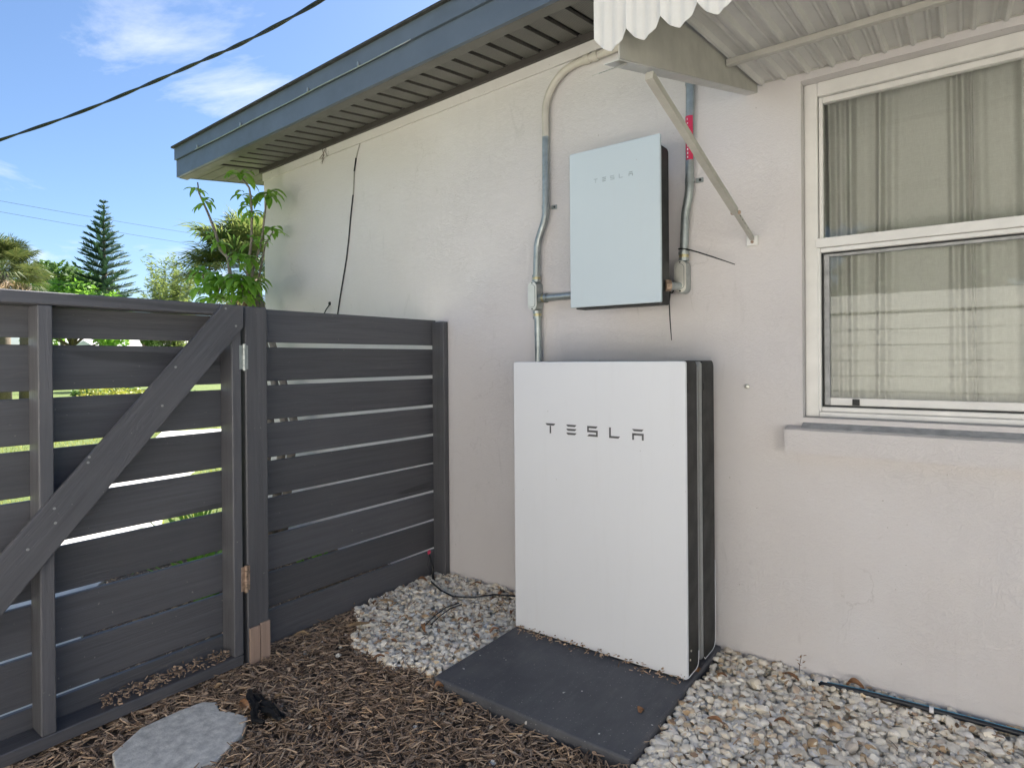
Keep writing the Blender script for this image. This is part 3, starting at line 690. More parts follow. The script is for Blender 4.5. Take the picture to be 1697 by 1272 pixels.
def conduit_body(par, O, x, z0, z1, tname='conduit_body'):
    def cap(w, z0, z1, n=8):
        pts = []
        for k in range(n+1): a = math.radians(180*k/n); pts.append((x+w*math.cos(a), z1-w+w*math.sin(a)))
        for k in range(n+1): a = math.radians(180+180*k/n); pts.append((x+w*math.cos(a), z0+w+w*math.sin(a)))
        return pts
    b = bpart(tname, MB().prism(cap(.0235, z0, z1), lambda a, b, t: (a, t, b), -.062, -.006), M['galv'], par, O, smooth_angle=40)
    def sub(nm, mb, mat):
        mb.v = [(a-O[0], b_-O[1], c-O[2]) for a, b_, c in mb.v]; return obj(nm, mb, M[mat], b, smooth_angle=40)
    sub('cover_plate', MB().prism(cap(.0245, z0+.002, z1-.002), lambda a, b, t: (a, t, b), -.066, -.0622), 'alu')
    ins = MB(); rim = cap(.0165, z0+.017, z1-.017); ins.prism(rim, lambda a, b, t: (a, t, b), -.0685, -.0661); sub('cover_panel', ins, 'alu')
    sub('groove', MB().tube([(a, -.0664, c) for a, c in rim]+[(rim[0][0], -.0664, rim[0][1])], .0012, 5), 'gasket')
    for zz in (z0+.009, z1-.009): sub('screw', MB().tube([(x, -.066, zz), (x, -.068, zz)], .0035, 8), 'gasket')
conduit_body(cl, CO, -.100, 1.436, 1.578)
def fitting(par, O, p0, p1, mat='galv', r=.0225):
    p0 = Vector(p0); p1 = Vector(p1); d = p1-p0
    tpart('connector', [p0, p0+d*.35], r, mat, par, O, 8); tpart('connector', [p0+d*.36, p0+d*.7], r-.0025, 'brass' if mat == 'galv' else mat, par, O, 14); tpart('connector', [p0+d*.71, p1], r, mat, par, O, 14)
fitting(cl, CO, (-.099, CYD, 1.577), (-.099, CYD, 1.612)); fitting(cl, CO, (-.096, CYD, 1.437), (-.095, CYD, 1.400))
fitting(cl, CO, (-.077, -.032, 1.497), (-.035, -.032, 1.497))
tpart('side_pipe', [(-.036, -.032, 1.497), (.26, -.032, 1.499)], CR, 'galv', cl, CO)
def strap(par, O, x, z, side=1):
    mb = MB(); mb.tube([(x, CYD, z-.009), (x, CYD, z+.009)], CR+.0025, 14)
    mb.box((x+side*.018 if side > 0 else x-.048, -.006, z-.010), (x+.048 if side > 0 else x-.018, -.001, z+.010), .001)
    o = bpart('strap', mb, M['galv'], par, O, smooth_angle=40)
    h = MB().tube([(x+side*.036, -.006, z), (x+side*.036, -.009, z)], .0055, 8); h.v = [(a-O[0], b-O[1], c-O[2]) for a, b, c in h.v]; obj('screw', h, M['gasket'], o)
strap(cl, CO, -.042, 1.934)
cr = tag(empty('conduit', (.637, CYD, 1.478)), 'short galvanised conduit with red label, right of the wall-hung box', 'conduit')
CO2 = Vector((.637, CYD, 1.478))
tpart('pipe', [(.672, CYD, 2.70), (.671, CYD, 2.30), (.667, CYD, 2.0), (.666, CYD, 1.93)] + sshape(.6655, .646, 1.91, 1.77) + [(.643, CYD, 1.70), (.640, CYD, 1.640)], CR, 'galv', cr, CO2)
tpart('coupling', [(.6725, CYD, 2.325), (.673, CYD, 2.345)], CR+.004, 'galv', cr, CO2)
conduit_body(cr, CO2, .637, 1.468, 1.604); fitting(cr, CO2, (.639, CYD, 1.604), (.640, CYD, 1.642))
tpart('nipple', [(.560, -.14, 1.495), (.575, -.10, 1.497), (.60, -.05, 1.498), (.618, -.035, 1.498)], .017, 'galv', cr, CO2)
tpart('locknut', [(.612-.004, -.155, 1.493), (.612+.012, -.14, 1.494)], .0245, 'rust', cr, CO2, 8)
tpart('nipple_end', [(.612, -.150, 1.494), (.625, -.11, 1.495), (.632, -.06, 1.497)], .0165, 'galv', cr, CO2)
strap(cr, CO2, .667, 1.934)
# red label wrapped on the pipe
def wrap(z0, z1, r, a0, a1, x, n=10):
    mb = MB()
    for z in (z0, z1):
        for k in range(n+1):
            a = math.radians(a0+(a1-a0)*k/n); mb.v.append((x+r*math.cos(a), CYD+r*math.sin(a), z))
    mb.f = [(k, k+1, n+2+k, n+1+k) for k in range(n)]; return mb
bpart('warning_label', wrap(2.015, 2.195, CR+.0009, 175, 330, .6690), M['red_label'], cr, CO2, smooth=True)
mk = MB(); rl = random.Random(5)
for k in range(11):
    z = 2.022+k*.0155; h = rl.uniform(.004, .010)
    for a0 in (250,):
        a1 = a0+rl.uniform(9, 17)
        w_ = wrap(z, z+h, CR+.0014, a0, a1, .6690, 2); mk.add(w_.v, w_.f)
bpart('label_marks', mk, M['label_white'], cr, CO2)
# zip ties
def zip_tie(pts, lab, loop=None, r=.0028):
    mb = MB(); mb.tube(pts, [r]*(len(pts)-1)+[r*.6], 6)
    if loop: mb.tube(loop, r, 6)
    o = obj('zip_tie', mb, M['black_plastic'], smooth=True); tag(o, lab, 'zip tie', 'black zip ties on the conduit')
lp = [(.641+.0225*math.cos(a), CYD+.0225*math.sin(a), 1.652-.004*math.cos(a)) for a in [2*math.pi*k/16 for k in range(17)]]
zip_tie([(.655, -.046, 1.650), (.70, -.06, 1.633), (.77, -.066, 1.603), (.855, -.058, 1.565)], 'black zip tie sticking out sideways above the oval conduit cover', lp)
lp = [(.606+.003*math.sin(a), -.075+.024*math.cos(a), 1.494+.024*math.sin(a)) for a in [2*math.pi*k/16 for k in range(17)]]
zip_tie([(.603, -.090, 1.475), (.602, -.088, 1.455), (.598, -.085, 1.435), (.600, -.083, 1.36), (.604, -.078, 1.275)], 'black zip tie hanging straight down beside the wall-hung box', lp)

# ------------------------------------------------------------------ awning
AX0, AX1, AD = .928, 2.62, -1.2
AO = Vector((AX0, 0, 2.25))
aw = tag(empty('window_awning', AO), 'cream metal awning over the window, seen from below', 'awning')
def aroof(y): return 2.268 + .128*y
def abot(y): return 2.236 + .284*y
for xx, nm in ((AX0, 'side_panel'), (AX1, 'side_panel')):
    mb = MB(); mb.prism([(-.004, abot(-.004)), (AD, abot(AD)), (AD, aroof(AD)), (-.004, aroof(-.004))], lambda a, b, t: (t, a, b), xx-.0015, xx+.0015)
    sp_ = bpart(nm, mb, M['cream'], aw, AO)
    s_ = -1 if xx == AX0 else 1
    fl = MB(); fl.prism([(.0, -.001), (.0, .001), (s_*.040, .001), (s_*.040, -.001)], lambda a, b, t: (xx+a, t, abot(t)-.002+b), .003, AD)
    bpart('bottom_flange', fl, M['white_awning'], aw, AO)
# corrugated pans
pw_ = .0815; nseg = int((AX1-AX0)/pw_); pan = MB()
pf = [(0, 0), (.010, -.014), (.018, -.014), (.026, 0), (.052, .0), (.058, -.006), (.064, -.006), (.070, 0), (pw_, 0)]
vs = [(a, t, aroof(t)+b-2.268) for t in (-.004, AD) for a, b in pf]; k = len(pf)
pan.add(vs, [(i, i+1, k+i+1, k+i) for i in range(k-1)])
vs = [(a, t, aroof(t)+b-2.268+.0015) for t in (-.004, AD) for a, b in pf]; pan.add(vs, [(i, i+1, k+i+1, k+i) for i in range(k-1)])
p0 = None
for i in range(nseg):
    p0 = obj('roof_pan', pan, M['white_awning'], aw, normals=False) if p0 is None else inst(p0, aw)
    p0.location = Vector((AX0+.004+i*pw_, 0, 2.268))-AO
bpart('purlin', MB().box((AX0+.004, -.412, aroof(-.4)-.036), (AX1-.004, -.388, aroof(-.4)-.016), .002), M['cream'], aw, AO)
bpart('wall_rail', MB().box((AX0+.002, -.004, 2.262), (AX1-.002, -.0005, 2.300), 0), M['cream'], aw, AO)
bpart('front_rail', MB().box((AX0-.057, AD-.0035, aroof(AD)-.05), (AX1+.05, AD+.018, aroof(AD)+.016), .002), M['cream'], aw, AO)
# scalloped front fringe
fr_ = MB(); sw_ = .082; x = AX0-.058; ns = int((AX1-AX0+.1)/sw_); zt = aroof(AD)+.01
scp = [(0, zt), (0, 1.952)] + [(sw_*(.5-.5*math.cos(math.pi*k/8)), 1.952-.036*math.sin(math.pi*k/8)) for k in range(1, 8)] + [(sw_, 1.952), (sw_, zt)]
scl = MB(); m_ = 8
def scy(a): return -.004*math.cos(2*math.pi*a/(sw_/3))
vs = []; cols = 13
for i in range(cols):
    a = sw_*i/(cols-1); zb = 1.952-.036*math.sin(math.pi*i/(cols-1))
    vs += [(a, scy(a), zb), (a, scy(a), zt)]
scl.add(vs, [(2*i, 2*i+2, 2*i+3, 2*i+1) for i in range(cols-1)]); vs2 = [(a, b+.0015, c) for a, b, c in vs]; scl.add(vs2, [(2*i, 2*i+2, 2*i+3, 2*i+1) for i in range(cols-1)])
p0 = None
for i in range(ns):
    p0 = obj('fringe_scallop', scl, M['white_awning'], aw, smooth=True, normals=False) if p0 is None else inst(p0, aw)
    p0.location = Vector((x+i*sw_, AD-.008, 0))-AO
# arms
def arm(s, xx, par):
    a = Vector((xx, -1.020, abot(-1.02)-.022)); b = Vector((xx-.015, -.005, 1.664)); d = (b-a)
    def bar(p, q, w_, h_):
        dd = (q-p).normalized(); side = Vector((1, 0, 0)); up = dd.cross(side).normalized(); mb = MB()
        vs = [p+side*i*w_+up*j*h_ for i, j in ((-1, -1), (1, -1), (1, 1), (-1, 1))] + [q+side*i*w_+up*j*h_ for i, j in ((-1, -1), (1, -1), (1, 1), (-1, 1))]
        mb.add(vs, [(0, 1, 2, 3), (7, 6, 5, 4), (0, 4, 5, 1), (1, 5, 6, 2), (2, 6, 7, 3), (3, 7, 4, 0)]); return mb
    bpart('arm_tube', bar(a, a+d*.76, .0105, .0105), M['cream'], par, AO); bpart('arm_rod', bar(a+d*.74, b, .0075, .0075), M['cream'], par, AO)
    m = a+d*.77; bpart('wing_nut', MB().box(m-Vector((.018, .006, .006)), m+Vector((.016, .006, .006)), .002), M['rust'], par, AO)
    for t_ in (.80, .83, .86, .9): 
        e = a+d*t_; bpart('arm_hole', MB().tube([e+Vector((.0076, 0, 0)), e+Vector((.0080, 0, 0))], .003, 8), M['gasket'], par, AO)
    bpart('wall_foot', MB().box(b+Vector((-.022, -.010, -.026)), b+Vector((.020, .0045, .014)), .002), M['frame_white'], par, AO)
    bpart('foot_bolt', MB().tube([b+Vector((0, -.010, -.012)), b+Vector((0, -.014, -.012))], .006, 8), M['rust'], par, AO)
arm(-1, AX0-.004, aw); arm(1, AX1+.004, aw)
bk = MB(); bk.add([(AX0-.012+dx_, y_, z_+dz_) for y_, z_ in ((-1.150, 1.903), (-1.291, 1.826)) for dx_, dz_ in ((-.009, 0), (.009, 0), (.009, .0025), (-.009, .0025))], [(0, 1, 2, 3), (7, 6, 5, 4), (0, 4, 5, 1), (1, 5, 6, 2), (2, 6, 7, 3), (3, 7, 4, 0)]); bpart('loose_strip', bk, M['cream'], aw, AO)

# ------------------------------------------------------------------ small things on the wall
kn = MB(); kn.tube([(.884, -.0005, 1.088), (.884, -.004, 1.088)], .007, 12); kn.tube([(.884, -.004, 1.088), (.884, -.010, 1.088), (.884, -.013, 1.088)], [.009, .009, .004], 12)
tag(obj('wall_bolt', kn, M['alu'], smooth_angle=40), 'small shiny bolt head in the wall right of the batteries', 'bolt')
wc = tag(empty('wall_cable', (-1.6, 0, 1.5)), 'thin black cable hanging down the wall from the eave', 'cable'); WO = Vector((-1.6, 0, 1.5))
CP = [onY(*a, -.006) for a in [(603, 212), (597, 236), (590, 262), (587, 284), (586, 310), (585, 323), (581, 360), (578, 395), (574, 430), (569, 460), (564, 490), (558, 530)]]
def seg(i, j, mat, r): bpart('cable_run', MB().tube(CP[i:j+1], r, 7), M[mat], wc, WO, smooth=True)
seg(0, 1, 'cable', .0042); seg(1, 2, 'cable_paint', .0036); seg(2, 3, 'cable', .0046); seg(3, 5, 'cable_paint', .0036); seg(5, 11, 'cable', .0042)
stb = MB(); stb.tube([onY(546, 505, -.006), onY(541, 512, -.03), onY(536, 522, -.04), onY(528, 545, -.05)], .004, 7); stb.box(onY(545, 503, -.012)-Vector((.008, 0, .01)), onY(545, 503, -.012)+Vector((.008, .01, .012)), .002)
tag(obj('cable_stub', stb, M['cable'], smooth_angle=40), 'short black cable stub poking from the wall just above the fence', 'cable')
rt = MB(); rr_ = random.Random(8); ctr = [(544, 243), (541, 258), (536, 268), (540, 240), (547, 247)]
for k in range(7):
    a = Vector(onY(544+rr_.uniform(-3, 4), 243+rr_.uniform(-3, 4), -.008)); pts = [a]
    for j in range(4): a = a+Vector((rr_.uniform(-.04, .02), rr_.uniform(-.008, .004), rr_.uniform(-.045, .02))); a.y = min(a.y, -.004); pts.append(a)
    rt.tube(pts, [.0028, .0022, .002, .0014, .0008], 5)
tag(obj('dry_rootlets', rt, M['bark'], smooth=True), 'dry brown rootlets clinging to the wall under the eave', 'dead vine')

# ------------------------------------------------------------------ gravel
def in_poly(x, y, P):
    c = False; j = len(P)-1
    for i in range(len(P)):
        if (P[i][1] > y) != (P[j][1] > y) and x < (P[j][0]-P[i][0])*(y-P[i][1])/(P[j][1]-P[i][1])+P[i][0]: c = not c
        j = i
    return c
stones = []
for k in range(10):
    bm = bmesh.new(); bmesh.ops.create_icosphere(bm, subdivisions=2, radius=1.0); rk_ = random.Random(40+k)
    pl = [(Vector((rk_.gauss(0, 1), rk_.gauss(0, 1), rk_.gauss(0, 1))).normalized(), rk_.uniform(.50, .82)) for _ in range(11)]
    for v in bm.verts:
        for nrm, d in pl:
            e = v.co.dot(nrm)-d
            if e > 0: v.co -= nrm*e*.97
    bm.verts.ensure_lookup_table(); bm.verts.index_update()
    stones.append(([v.co.copy() for v in bm.verts], [[v.index for v in f.verts] for f in bm.faces])); bm.free()
def scatter(polys, dens, seed, smin, smax, z0=0, layers=((-.012, .7), (0.0, 1.0), (.011, .7)), name='gravel', label=None, height=None):
    rg = random.Random(seed); mb = MB(); cnt = 0
    for P in polys:
        x0 = min(p[0] for p in P); x1 = max(p[0] for p in P); y0 = min(p[1] for p in P); y1 = max(p[1] for p in P)
        for lz, fr__ in layers:
            n = int((x1-x0)*(y1-y0)*dens*fr__)
            for _ in range(n):
                x, y = rg.uniform(x0, x1), rg.uniform(y0, y1)
                if not in_poly(x, y, P): continue
                vs, fs = stones[rg.randrange(10)]
                s = rg.uniform(smin, smax)*(1.35 if rg.random() < .12 else 1.0)
                sc_ = Vector((s*rg.uniform(.8, 1.35), s*rg.uniform(.75, 1.1), s*rg.uniform(.5, .8)))
                q = Quaternion((0, 0, 1), rg.uniform(0, 6.28)) @ Quaternion((rg.gauss(0, 1), rg.gauss(0, 1), 0), rg.gauss(0, .35))
                hz = height(x, y) if height else 0
                c = Vector((x, y, z0+lz+hz+sc_.z*.35)); n0 = len(mb.v)
                for v in vs: mb.v.append(tuple(c+q @ Vector((v.x*sc_.x, v.y*sc_.y, v.z*sc_.z))))
                mb.f += [tuple(i+n0 for i in f) for f in fs]; cnt += 1
    o = obj(name, mb, M['gravel'], normals=False, smooth_angle=32); tag(o, label, 'gravel', kind='stuff'); return o
PL = [(-.79, -.60), (-.66, -.67), (-.57, -.79), (-.47, -.85), (-.36, -.83), (-.25, -.885), (-.16, -.83), (-.06, -.84), (-.012, -.82), (-.012, -.006), (-.79, -.006)]
PR = [(.785, -1.25), (1.95, -1.25), (1.95, -.006), (.785, -.006)]
PU = [(-.02, -.045), (.8, -.045), (.8, -.006), (-.02, -.006)]
def hgt(x, y): return .010*math.sin(x*5+1)*math.sin(y*6) + .012*max(0, 1-abs(y)/.15)
scatter([PL], 3600, 3, .0085, .0175, label='white gravel filling the corner between fence and battery', height=hgt)
scatter([PR], 3000, 4, .0095, .0195, label='white and tan gravel along the wall right of the pad', height=hgt)
strays = [[(-.72, -1.0), (-.1, -1.0), (-.1, -.84), (-.72, -.72)], [(0, -1.15), (.8, -1.15), (.8, -.885), (0, -.885)], [(-.5, -1.6), (-.15, -1.6), (-.15, -1.25), (-.5, -1.25)]]
scatter(strays, 110, 5, .005, .011, -.010, ((0, 1),), 'gravel', 'stray white pebbles mixed into the brown mulch')

M['gap_brightener'] = simple('pale_gap_brightener', (.70, .63, .53), .9, 0, .3, 40, .6, 120)  # pale sheet added under the stones to brighten the dark gaps
sheet('gravel_bed', PL, -.014, M['gap_brightener']); sheet('gravel_bed', PR, -.010, M['gap_brightener'])
# ------------------------------------------------------------------ mulch
def chips(poly, n, seed, label, avoid=None, zf=lambda x, y: 0, lmin=.012, lmax=.05, big=.10):
    rg = random.Random(seed); mb = MB(); x0 = min(p[0] for p in poly); x1 = max(p[0] for p in poly); y0 = min(p[1] for p in poly); y1 = max(p[1] for p in poly)
    k = 0
    while k < n:
        x, y = rg.uniform(x0, x1), rg.uniform(y0, y1); k += 1
        if not in_poly(x, y, poly) or (avoid and any(in_poly(x, y, a) for a in avoid)): continue
        l = rg.uniform(lmin, lmax)*(1.5 if rg.random() < .06 else 1); w_ = rg.uniform(.0008, .0028); t_ = rg.uniform(.0005, .0016)
        if rg.random() < big: l *= .75; w_ *= 2.6; t_ *= 2.0
        a = rg.uniform(0, math.pi); el = rg.gauss(0, .22)
        d = Vector((math.cos(a)*math.cos(el), math.sin(a)*math.cos(el), math.sin(el))); s = d.cross(Vector((0, 0, 1))).normalized(); u = s.cross(d)
        tw = rg.uniform(-.6, .6); s, u = s*math.cos(tw)+u*math.sin(tw), u*math.cos(tw)-s*math.sin(tw)
        c = Vector((x, y, rg.uniform(-.022, .004)+zf(x, y))); bend = u*rg.uniform(-.05, .05)*l
        vs = []
        for f, ww in ((-.5, .45), (0, 1.0), (.5, .35)):
            p = c+d*f*l+bend*(1-4*f*f)
            vs += [p+s*w_*ww+u*t_, p-s*w_*ww+u*t_, p-s*w_*ww-u*t_, p+s*w_*ww-u*t_]
        fs = [(0, 1, 2, 3), (11, 10, 9, 8)]
        for j in (0, 4):
            for q in range(4): fs.append((j+q, j+4+q, j+4+(q+1) % 4, j+(q+1) % 4))
        mb.add(vs, fs)
    o = obj('mulch', mb, M['mulch'], normals=False); tag(o, label, 'mulch', kind='stuff'); return o
SLABP = [(-.600, -1.62), (-.600, -1.50), (-.588, -1.425), (-.545, -1.397), (-.485, -1.418), (-.455, -1.400), (-.375, -1.378), (-.30, -1.44), (-.24, -1.56), (-.27, -1.69), (-.38, -1.77), (-.53, -1.73)]
PADP = [(-.008, -.868), (.779, -.868), (.779, -.003), (-.008, -.003)]
MU = [(-.80, -2.3), (1.6, -2.3), (1.6, -1.2), (.80, -1.2), (.80, -.86), (-.02, -.86), (-.10, -.80), (-.25, -.86), (-.36, -.80), (-.47, -.82), (-.57, -.76), (-.66, -.64), (-.79, -.57)]
chips(MU, 36000, 11, 'brown shredded mulch between the gate and the dark pad', [SLABP, PADP], lmin=.012, lmax=.060, zf=lambda x, y: .010*math.sin(x*7+2)*math.sin(y*6)+.006)
chips([(-2.5, -1.25), (-2.1, -1.18), (-1.5, -1.46), (-.83, -1.58), (-.83, -.02), (-2.5, -.02)], 5000, 12, 'brown shredded mulch in the plant bed beyond the fence')
chips([(XS+.012, -1.68), (XS+.085, -1.68), (XS+.085, -1.25), (XS+.012, -1.25)], 330, 13, 'small heap of mulch bits lying on the bottom rail of the gate', zf=lambda x, y: .074, lmin=.006, lmax=.018)
chips([(.02, -.405), (.76, -.405), (.76, -.352), (.02, -.352)], 170, 14, 'brown litter caught on the pad under the front battery', zf=lambda x, y: .058, lmin=.005, lmax=.022)
chips(PL, 420, 15, 'brown leaf litter scattered over the left gravel', zf=lambda x, y: .034, lmin=.008, lmax=.035, big=.35)
chips(PR, 420, 16, 'brown leaf litter scattered over the right gravel', zf=lambda x, y: .034, lmin=.008, lmax=.035, big=.35)
# stepping stone
ss = MB(); ss.prism(SLABP, lambda a, b, t: (a, b, t), -.05, .006); so_ = obj('stepping_stone', ss, M['slab']); tag(so_, 'broken grey concrete stepping stone in the mulch by the gate', 'stepping stone')
bv = so_.modifiers.new('bevel', 'BEVEL'); bv.width = .004; bv.segments = 2

# ------------------------------------------------------------------ fallen leaves (each its own object)
def leaf_mesh(l, w_, curl, seed):
    rg = random.Random(seed); mb = MB(); n = 8
    for i in range(n+1):
        u = i/n; ww = w_*math.sin(math.pi*min(1, u*.93+.05))**.8
        z = curl*l*math.sin(math.pi*u)*.5
        for s in (-1, -.5, 0, .5, 1): mb.v.append(((u-.5)*l, s*ww+.003*math.sin(u*5+seed), z+abs(s)**1.5*curl*w_*1.1+rg.uniform(-.0006, .0006)))
    for i in range(n):
        for k in range(4): a = i*5+k; mb.f.append((a, a+1, a+6, a+5))
    return mb
LV = [(595, 1035, .10, .019, .10, 'dead_tan', 1.15, 'broad tan dry leaf lying on the gravel near the fence'),
      (703, 1042, .075, .010, .5, 'dead_leaf', -.6, 'narrow red-brown curled leaf in the middle of the left gravel'),
      (652, 1062, .030, .011, .3, 'dead_leaf', .2, 'small round brown leaf low in the left gravel'),
      (628, 1090, .045, .012, .4, 'dead_leaf', .9, 'reddish leaf where gravel meets mulch'),
      (690, 1078, .05, .008, .3, 'dead_leaf', -1.0, 'rust-coloured leaf sliver among white stones'),
      (820, 1046, .045, .010, .5, 'dead_leaf', .9, 'brown curled leaf leaning near the left edge of the pad'),
      (790, 1055, .032, .010, .3, 'dead_leaf', .1, 'small tan leaf a little left of the pad edge'),
      (765, 1028, .06, .008, .4, 'dead_leaf', 1.7, 'dark brown leaf upright among stones left of the battery'),
      (848, 1015, .05, .010, .4, 'dead_leaf', 2.2, 'brown leaf tucked against the battery corner'),
      (640, 998, .08, .012, .3, 'dead_tan', .5, 'tan leaf wedged at the foot of the fence'),
      (618, 1000, .05, .014, .4, 'dead_leaf', 2.5, 'brown leaf at the base of the bottom fence slat'),
      (500, 1053, .07, .010, .4, 'dead_tan', .7, 'orange-tan curled leaf on the mulch beside the fence'),
      (728, 1140, .035, .012, .7, 'dead_leaf', .8, 'crumpled orange leaf just outside the corner of the pad'),
      (762, 1164, .036, .009, .4, 'dead_tan', -.5, 'small tan leaf on the mulch in front of the pad'),
      (405, 1172, .06, .013, .6, 'dead_leaf', .2, 'curled orange leaf beside the stepping stone'),
      (464, 1155, .035, .009, .5, 'dead_tan', 1.0, 'pale tan leaf next to the black scrap in the mulch'),
      (362, 1138, .03, .012, .4, 'dead_tan', 1.3, 'small tan leaf under the bottom rail of the gate'),
      (520, 1182, .06, .009, .3, 'dead_tan', .5, 'long tan chip-like leaf on the mulch'),
      (1196, 1122, .040, .010, .5, 'dead_leaf', .4, 'orange-brown leaf among stones below the rear battery'),
      (1155, 1112, .035, .012, .5, 'dead_leaf', 1.9, 'rust-brown leaf at the foot of the battery side'),
      (1310, 1122, .07, .014, .3, 'dead_leaf', -.4, 'dull brown leaf on the gravel by the wall'),
      (1418, 1140, .06, .015, .7, 'dead_leaf', -.3, 'curled brown leaf on the black tube near the wall'),
      (1608, 1193, .06, .007, .3, 'dead_leaf', -.4, 'dark red leaf behind the black tube at far right'),
      (1185, 1195, .05, .010, .4, 'dead_leaf', .2, 'orange leaf in the gravel at the bottom of the picture'),
      (1062, 1180, .030, .011, .6, 'dead_leaf', 1.4, 'orange leaf bit at the right edge of the pad'),
      (1297, 1198, .05, .010, .4, 'dead_leaf', .1, 'brown leaf on the gravel below the wall, lower right'),
      (700, 962, .05, .013, .5, 'dead_leaf', .9, 'brown leaf in the corner beside the little stake'),
      (830, 985, .05, .010, .5, 'dead_leaf', 2.0, 'brown leaf standing against the wall near the battery'),
      (790, 968, .05, .012, .4, 'dead_leaf', .3, 'brown leaf along the foot of the wall'),
      (545, 1190, .04, .008, .3, 'dead_leaf', 2.6, 'reddish leaf fragment at the lower edge of the mulch')]
for i, (px, py, l, w_, cu, mt, rz, lab) in enumerate(LV):
    d = ray(px, py); z = .030 if (py < 1110 or px > 1050) and not (px < 560) else .008; q = CAM+d*((z-CAM.z)/d.z)
    if q.y > -.02: q.y = -.02
    o = obj('fallen_leaf', leaf_mesh(l, w_, cu, i), M[mt], smooth=True, normals=False); o.location = q
    o.rotation_euler = (random.uniform(-.25, .25), random.uniform(-.3, .3), rz); tag(o, lab, 'leaf', 'fallen dry leaves')
# black scrap, irrigation tubes, stake, weed
bs = MB(); rs_ = random.Random(3)
for k in range(3):
    a = Vector((-.50+k*.03, -1.30-.01*k, .014)); pts = [a]
    for j in range(6): a = a+Vector((.036, rs_.uniform(-.03, .012), rs_.uniform(-.008, .010))); pts.append(Vector((a.x, a.y, max(.004, a.z))))
    bs.tube(pts, [.010, .014, .012, .015, .013, .011, .006], 6)
tag(obj('plastic_scrap', bs, M['black_plastic'], smooth_angle=40), 'crumpled black plastic scrap on the mulch beside the stepping stone', 'plastic scrap')
tb = tag(empty('irrigation_tube', (1.4, -.05, .02)), 'black irrigation tube with blue stripe running along the wall foot', 'tube'); TO = Vector((1.4, -.05, .02))
tp = [(1.09, -.046, .006), (1.17, -.050, .020), (1.28, -.052, .030), (1.44, -.048, .032), (1.60, -.040, .032), (1.80, -.035, .032), (2.3, -.04, .03)]
bpart('tube', MB().tube(tp, .0105, 10), M['blue_tube'], tb, TO, smooth=True)
bpart('stripe', MB().tube([(a, b-.001, c+.0098) for a, b, c in tp], .0016, 5), M['cyan'], tb, TO, smooth=True)
bpart('collar', MB().tube([(1.470, -.0465, .032), (1.482, -.046, .032)], .0118, 10), M['label_white'], tb, TO, smooth_angle=40)
dr = MB(); dr.tube([(-.735, -.13, .02), (-.67, -.185, .036), (-.56, -.235, .034), (-.45, -.262, .036), (-.37, -.22, .036), (-.30, -.13, .038), (-.18, -.06, .034), (.0, -.04, .03)], .0042, 8)
dr.tube([(-.38, -.30, .034), (-.39, -.38, .036), (-.375, -.47, .034), (-.35, -.56, .026)], .0028, 6); dr.tube([(-.36, -.30, .032), (-.365, -.38, .036), (-.35, -.47, .034), (-.335, -.54, .026)], .0028, 6)
tag(obj('drip_line', dr, M['cable'], smooth=True), 'thin black drip line looping over the left gravel', 'tube')
sk = tag(empty('drip_stake', (-.735, -.125, 0)), 'black drip stake with red tip leaning at the fence corner', 'stake'); KO = Vector((-.735, -.125, 0))
bpart('stake', MB().tube([(-.715, -.125, .0), (-.725, -.122, .08), (-.752, -.118, .155)], [.009, .007, .0035], 7), M['black_plastic'], sk, KO, smooth=True)
bpart('emitter', MB().tube([(-.755, -.121, .150), (-.757, -.114, .163), (-.759, -.110, .170)], [.006, .010, .006], 8), M['red_label'], sk, KO, smooth=True)
bpart('thin_wire', MB().tube([(-.752, -.118, .15), (-.745, -.14, .10), (-.722, -.13, .05)], .0012, 5), M['cable'], sk, KO, smooth=True)
wd_ = tag(empty('dry_weed', (1.08, -.03, .0)), 'little dry weed sprig growing at the foot of the wall', 'weed'); DO = Vector((1.08, -.03, 0))
bpart('stem', MB().tube([(1.075, -.03, .0), (1.072, -.034, .05), (1.080, -.03, .095)], [.0016, .0014, .0008], 5), M['bark'], wd_, DO)
lm = MB()
for k in range(9):
    a = k*2.4; c = Vector((1.078+.012*math.cos(a), -.032+.01*math.sin(a), .05+k*.0055)); s = Vector((math.cos(a), math.sin(a), .3))*.009; t_ = Vector((-math.sin(a), math.cos(a), 0))*.003
    lm.add([c-s, c+t_, c+s, c-t_], [(0, 1, 2, 3)])
bpart('leaves', lm, M['dead_leaf'], wd_, DO, normals=False)

# ------------------------------------------------------------------ plumeria-like shrub by the wall corner
def drooping_leaf(mb, base, direction, l, w_, droop):
    d = Vector(direction).normalized(); side = d.cross(Vector((0, 0, 1)))
    side = side.normalized() if side.length > 1e-3 else Vector((1, 0, 0)); p = Vector(base); n = 6; cur = d.copy(); rows = []
    for i in range(n+1):
        u = i/n; ww = w_*(math.sin(math.pi*(.08+.88*u))**.9); nrm = side.cross(cur).normalized()
        rows.append([p+side*ww+nrm*ww*.35, p, p-side*ww+nrm*ww*.35])
        cur = (cur+Vector((0, 0, -droop/n))).normalized(); p = p+cur*(l/n)
    n0 = len(mb.v)
    for r_ in rows: mb.v += [tuple(q) for q in r_]
    for i in range(n):
        for k in range(2): a = n0+i*3+k; mb.f.append((a, a+1, a+4, a+3))
def cp(x, y, Y=-.28): return onY(300+x/5.09, 260+y/5.09, Y)
shrub = tag(empty('corner_shrub', (-2.3, -.3, 0)), 'tall leggy shrub with drooping leaf clusters at the wall corner behind the fence', 'shrub'); HO = Vector((-2.3, -.3, 0))
